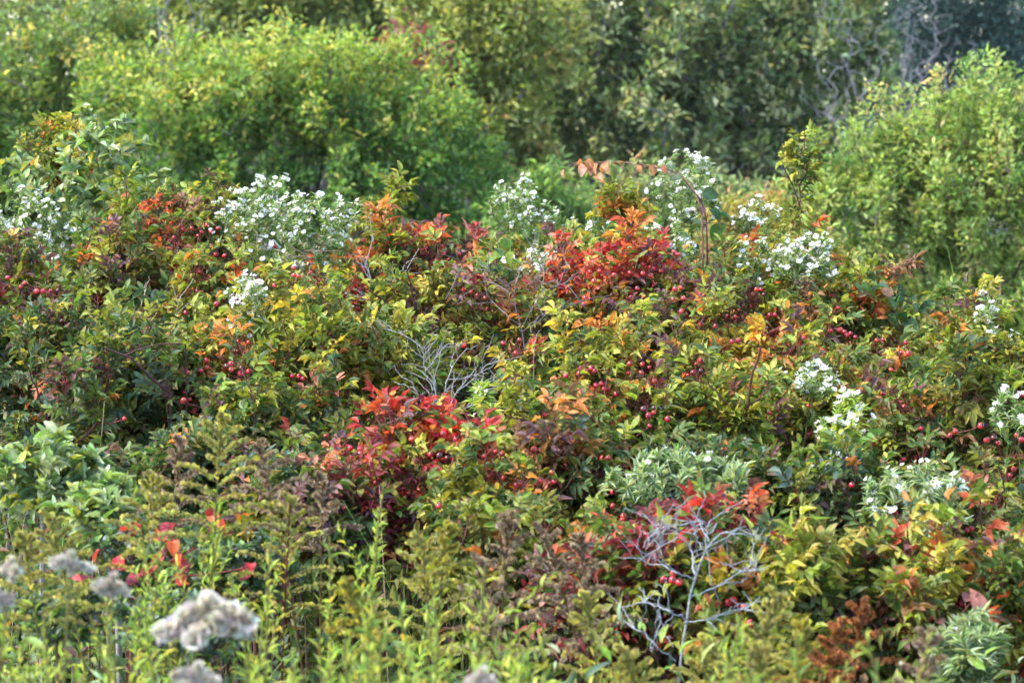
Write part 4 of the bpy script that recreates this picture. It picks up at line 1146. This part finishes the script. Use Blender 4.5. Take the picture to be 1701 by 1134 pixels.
make_far('tree', 'dim grey-green tree in the top left behind the yellow-tipped shrub', 'tree', [(250, 20, 160, 80), (120, -10, 200, 80), (320, -50, 200, 60), (250, 100, 190, 80)], 31, [((.12, .145, .06), 3), ((.17, .17, .08), 2), ((.2, .2, .12), 1)], 230, 40, .10, .36, BKG, .25, r0=.008)
make_far('willow_shrub', 'low grey-green shrub under the dark trunks, behind the tall white aster', 'shrub', [(1120, 350, 110, 45), (1040, 380, 90, 45), (1200, 340, 80, 40)], 17, 'bgE', 130, 50, .055, .34, BK, .10, r0=.002, spikes=20)
make_far('sumac', 'dark red sumac between the left shrub and the yellow-olive tree', 'sumac', [(694, 84, 30, 15), (655, 104, 20, 8)], 22.8, 'bgH', 36, 16, .07, .36, BK, .26, r0=.003)
make_far('evergreen_tree', 'dark blue-green evergreen in the top right corner', 'evergreen', [(1640, 80, 120, 110), (1720, 130, 150, 130), (1580, 160, 120, 90), (1650, -20, 150, 80), (1500, 200, 130, 80), (1540, 30, 110, 90)], 33, 'bgI', 340, 80, .085, .22, BK, .22, M_DARKLEAF, r0=.006)
make_far('dead_tree', 'leafless grey branching shrub near the top right, before the evergreen', 'dead tree', [(1500, 110, 120, 75), (1580, 90, 70, 55), (1420, 170, 90, 60), (1520, 20, 70, 50), (1400, 60, 70, 70)], 25, 'wood', 420, 0, .05, .4, BKG * .6, r0=.0022, trunkn=9, up=.0, rmax=.015, wig=.03)
make_far('dead_tree', 'thin pale bare stems along the top edge at left', 'dead tree', [(300, 30, 50, 60), (270, -10, 40, 60)], 27, 'wood', 40, 0, .05, .4, BKG * .75, r0=.004, trunkn=6, up=1.0, rmax=.016, wig=.03)

# far wood closing the view: reads as one mass
wd = MB()
k = 64000
xx = R.uniform(-16, 16, k); yy = 36 + R.random(k) * 5 + np.abs(xx) * .05; zz = R.random(k) ** 1.0 * (4.6 + .8 * np.sin(xx * .9) + .5 * np.sin(xx * 2.3))
L = R.uniform(.10, .2, k); cc, _ = colours('wood', k, None, .25)
put(wd, LEAF_F, np.stack([xx, yy, zz], -1), nrm(R.normal(0, 1, (k, 3)) + UP * .3), nrm(LIGHT + R.normal(0, .5, (k, 3))), L, L * .5, cc)
o = wd.build('far_woods', M_FAR)
o['kind'] = 'stuff'; o['label'] = 'dim mass of woods closing the view behind the trees'; o['category'] = 'woods'

# ------------------------------------------------------------------ undergrowth, grass, ground
ug = MB()
k = 34000
yy = R.uniform(2.5, 7.4, k); xx = R.uniform(-1, 1, k) * (yy * .24 + .15)
hmax = np.interp(yy, [2.5, 3.2, 4.0, 4.6, 5.2, 6.0, 6.9, 7.4], [.90, .92, .88, .86, .87, .93, .98, .75])
zz = hmax * R.random(k) ** .6
L = R.uniform(.022, .045, k); cc, _ = colours('under', k, None, .2)
O = np.stack([xx, yy, zz], -1)
put(ug, LEAF_F, O, nrm(R.normal(0, 1, (k, 3)) + UP * .3), nrm(LIGHT + R.normal(0, .4, (k, 3))), L, L * .45, cc)
k = 2600
yy = R.uniform(2.55, 4.1, k); xx = R.uniform(-1, 1, k) * (yy * .22 + .1)
zz = R.uniform(.5, .93, k) + .06 * np.sin(xx * 9) + .05 * np.sin(yy * 11 + xx * 5) + np.interp(yy, [2.55, 3.0, 3.6, 4.1], [.08, .06, 0, -.06])
L = R.uniform(.015, .04, k); cc, _ = colours([((.17, .29, .05), 4), ((.26, .33, .05), 3), (SG, 2), (TE, 1.5), ((.34, .33, .07), 1.5), (BR, .7)], k, None, .2)
put(ug, LEAF_N, np.stack([xx, yy, zz], -1), nrm(R.normal(0, .6, (k, 3)) + UP * .6), nrm(LIGHT + R.normal(0, .5, (k, 3))), L, L * R.uniform(.16, .4, k), cc)
o = ug.build('undergrowth', M_ROSE)
o['kind'] = 'stuff'; o['label'] = 'mixed leafy undergrowth filling the thicket below the bushes'; o['category'] = 'undergrowth'

gr = MB()
k = 26000
yy = 7.2 + R.random(k) ** 1.2 * 11; xx = R.uniform(-1, 1, k) * (yy * .25 + .4)
L = R.uniform(.30, .62, k); cc, _ = colours([((.14, .21, .03), 4), ((.24, .27, .05), 2), ((.09, .15, .03), 3), ((.35, .3, .1), 1)], k)
put(gr, LEAF_N, np.stack([xx, yy, np.zeros(k)], -1), nrm(UP + R.normal(0, .28, (k, 3))), nrm(np.array([0, -1, .3]) + R.normal(0, .5, (k, 3))), L, np.full(k, .008), cc)
o = gr.build('grass', M_HERB)
o['kind'] = 'stuff'; o['label'] = 'long meadow grass between the thicket and the shrubs behind'; o['category'] = 'grass'

ds = MB()
k = 130
yy = R.uniform(4.2, 7.0, k); xx = R.uniform(-1, 1, k) * yy * .19
h = np.interp(yy, [4.2, 5, 6, 7], [.92, .98, 1.1, 1.28]) + R.normal(.03, .07, k)
t = np.linspace(0, 1, 9)[None, :, None]
ln_ = R.normal(0, .16, (k, 1, 3)) * np.array([1, .5, 0])
q = np.stack([xx, yy, np.zeros(k)], -1)[:, None] + t * (UP * h[:, None])[:, None] + ln_ * t ** 2 * 1.6 - UP * .06 * t ** 4
cc, _ = colours([((.42, .36, .24), 3), ((.3, .36, .12), 2), ((.25, .2, .14), 2)], k)
ds.tubes(q, np.tile(np.linspace(.0011, .0004, 9), (k, 1)), cc, 3)
# side panicles and blades
i = R.integers(0, k, 700); j = R.integers(3, 8, 700)
o_ = q[i, j]; A = nrm(q[i, j + 1 if False else np.minimum(j + 1, 8)] - q[i, np.maximum(j - 1, 0)]) + R.normal(0, .5, (700, 3))
L = R.uniform(.01, .05, 700)
put(ds, LEAF_N, o_, A, nrm(R.normal(0, 1, (700, 3))), L, np.full(700, .0022), cc[i])
o = ds.build('dry_grass', M_HERB)
o['kind'] = 'stuff'; o['label'] = 'thin dry grass stalks threaded through the thicket'; o['category'] = 'grass'

g = bpy.data.meshes.new('ground')
n = 40
xs = np.linspace(-150, 150, n + 1)
vs = [(x, y, 0.0 if abs(x) < 20 and abs(y) < 50 else .25 * math.sin(x * .07) * math.sin(y * .05)) for y in xs for x in xs]
g.from_pydata(vs, [], [(j * (n + 1) + i, j * (n + 1) + i + 1, (j + 1) * (n + 1) + i + 1, (j + 1) * (n + 1) + i) for j in range(n) for i in range(n)])
g.materials.append(ground_material())
o = bpy.data.objects.new('ground', g); col.objects.link(o)
o['kind'] = 'structure'; o['label'] = 'meadow ground of dark soil and litter'; o['category'] = 'ground'

# ------------------------------------------------------------------ haze
hb = bpy.data.meshes.new('haze')
X0, X1, Y0, Y1, Z0, Z1 = -152, 152, -152, 152, -1.3, 9.0
hb.from_pydata([(X0, Y0, Z0), (X1, Y0, Z0), (X1, Y1, Z0), (X0, Y1, Z0), (X0, Y0, Z1), (X1, Y0, Z1), (X1, Y1, Z1), (X0, Y1, Z1)], [],
               [(0, 3, 2, 1), (4, 5, 6, 7), (0, 1, 5, 4), (1, 2, 6, 5), (2, 3, 7, 6), (3, 0, 4, 7)])
hm = bpy.data.materials.new('haze'); hm.use_nodes = True; hm.node_tree.nodes.clear()
ho = hm.node_tree.nodes.new('ShaderNodeOutputMaterial'); pv = hm.node_tree.nodes.new('ShaderNodeVolumePrincipled')
pv.inputs['Color'].default_value = (.86, .91, 1, 1); pv.inputs['Density'].default_value = .0002
hm.node_tree.links.new(pv.outputs[0], ho.inputs['Volume'])
hb.materials.append(hm)
o = bpy.data.objects.new('haze', hb); col.objects.link(o)
o['kind'] = 'stuff'; o['label'] = 'thin pale haze in the air over the meadow'; o['category'] = 'haze'

# ------------------------------------------------------------------ light
w = bpy.data.worlds.new('World'); sc.world = w; w.use_nodes = True
nt = w.node_tree
sky = nt.nodes.new('ShaderNodeTexSky'); sky.sky_type = 'NISHITA'; sky.sun_disc = False
sky.sun_elevation = SUN_EL; sky.sun_rotation = SUN_AZ
nt.links.new(sky.outputs[0], nt.nodes['Background'].inputs['Color'])
nt.nodes['Background'].inputs['Strength'].default_value = 0.15
sl = bpy.data.lights.new('sun', 'SUN'); sl.energy = 1.6; sl.angle = rad(5); sl.color = (1, .95, .86)
so = bpy.data.objects.new('sun', sl); col.objects.link(so)
from mathutils import Vector
so.rotation_euler = Vector(SUN).to_track_quat('Z', 'Y').to_euler()

cd = bpy.data.cameras.new('camera'); cd.lens = LENS; cd.sensor_width = SENS; cd.clip_end = 500
co = bpy.data.objects.new('camera', cd); col.objects.link(co)
co.location = CAM; co.rotation_euler = (rad(90) + PIT, 0, 0)
cd.dof.use_dof = True; cd.dof.focus_distance = 5.8; cd.dof.aperture_fstop = 11
sc.camera = co

sc.view_settings.view_transform = 'Standard'; sc.view_settings.look = 'None'
sc.view_settings.exposure = 2.48; sc.view_settings.gamma = 1
sc.render.engine = 'CYCLES'
sc.cycles.use_denoising = True
sc.cycles.max_bounces = 8; sc.cycles.diffuse_bounces = 4; sc.cycles.glossy_bounces = 2; sc.cycles.transmission_bounces = 4
sc.cycles.use_adaptive_sampling = True; sc.cycles.adaptive_threshold = 0.02
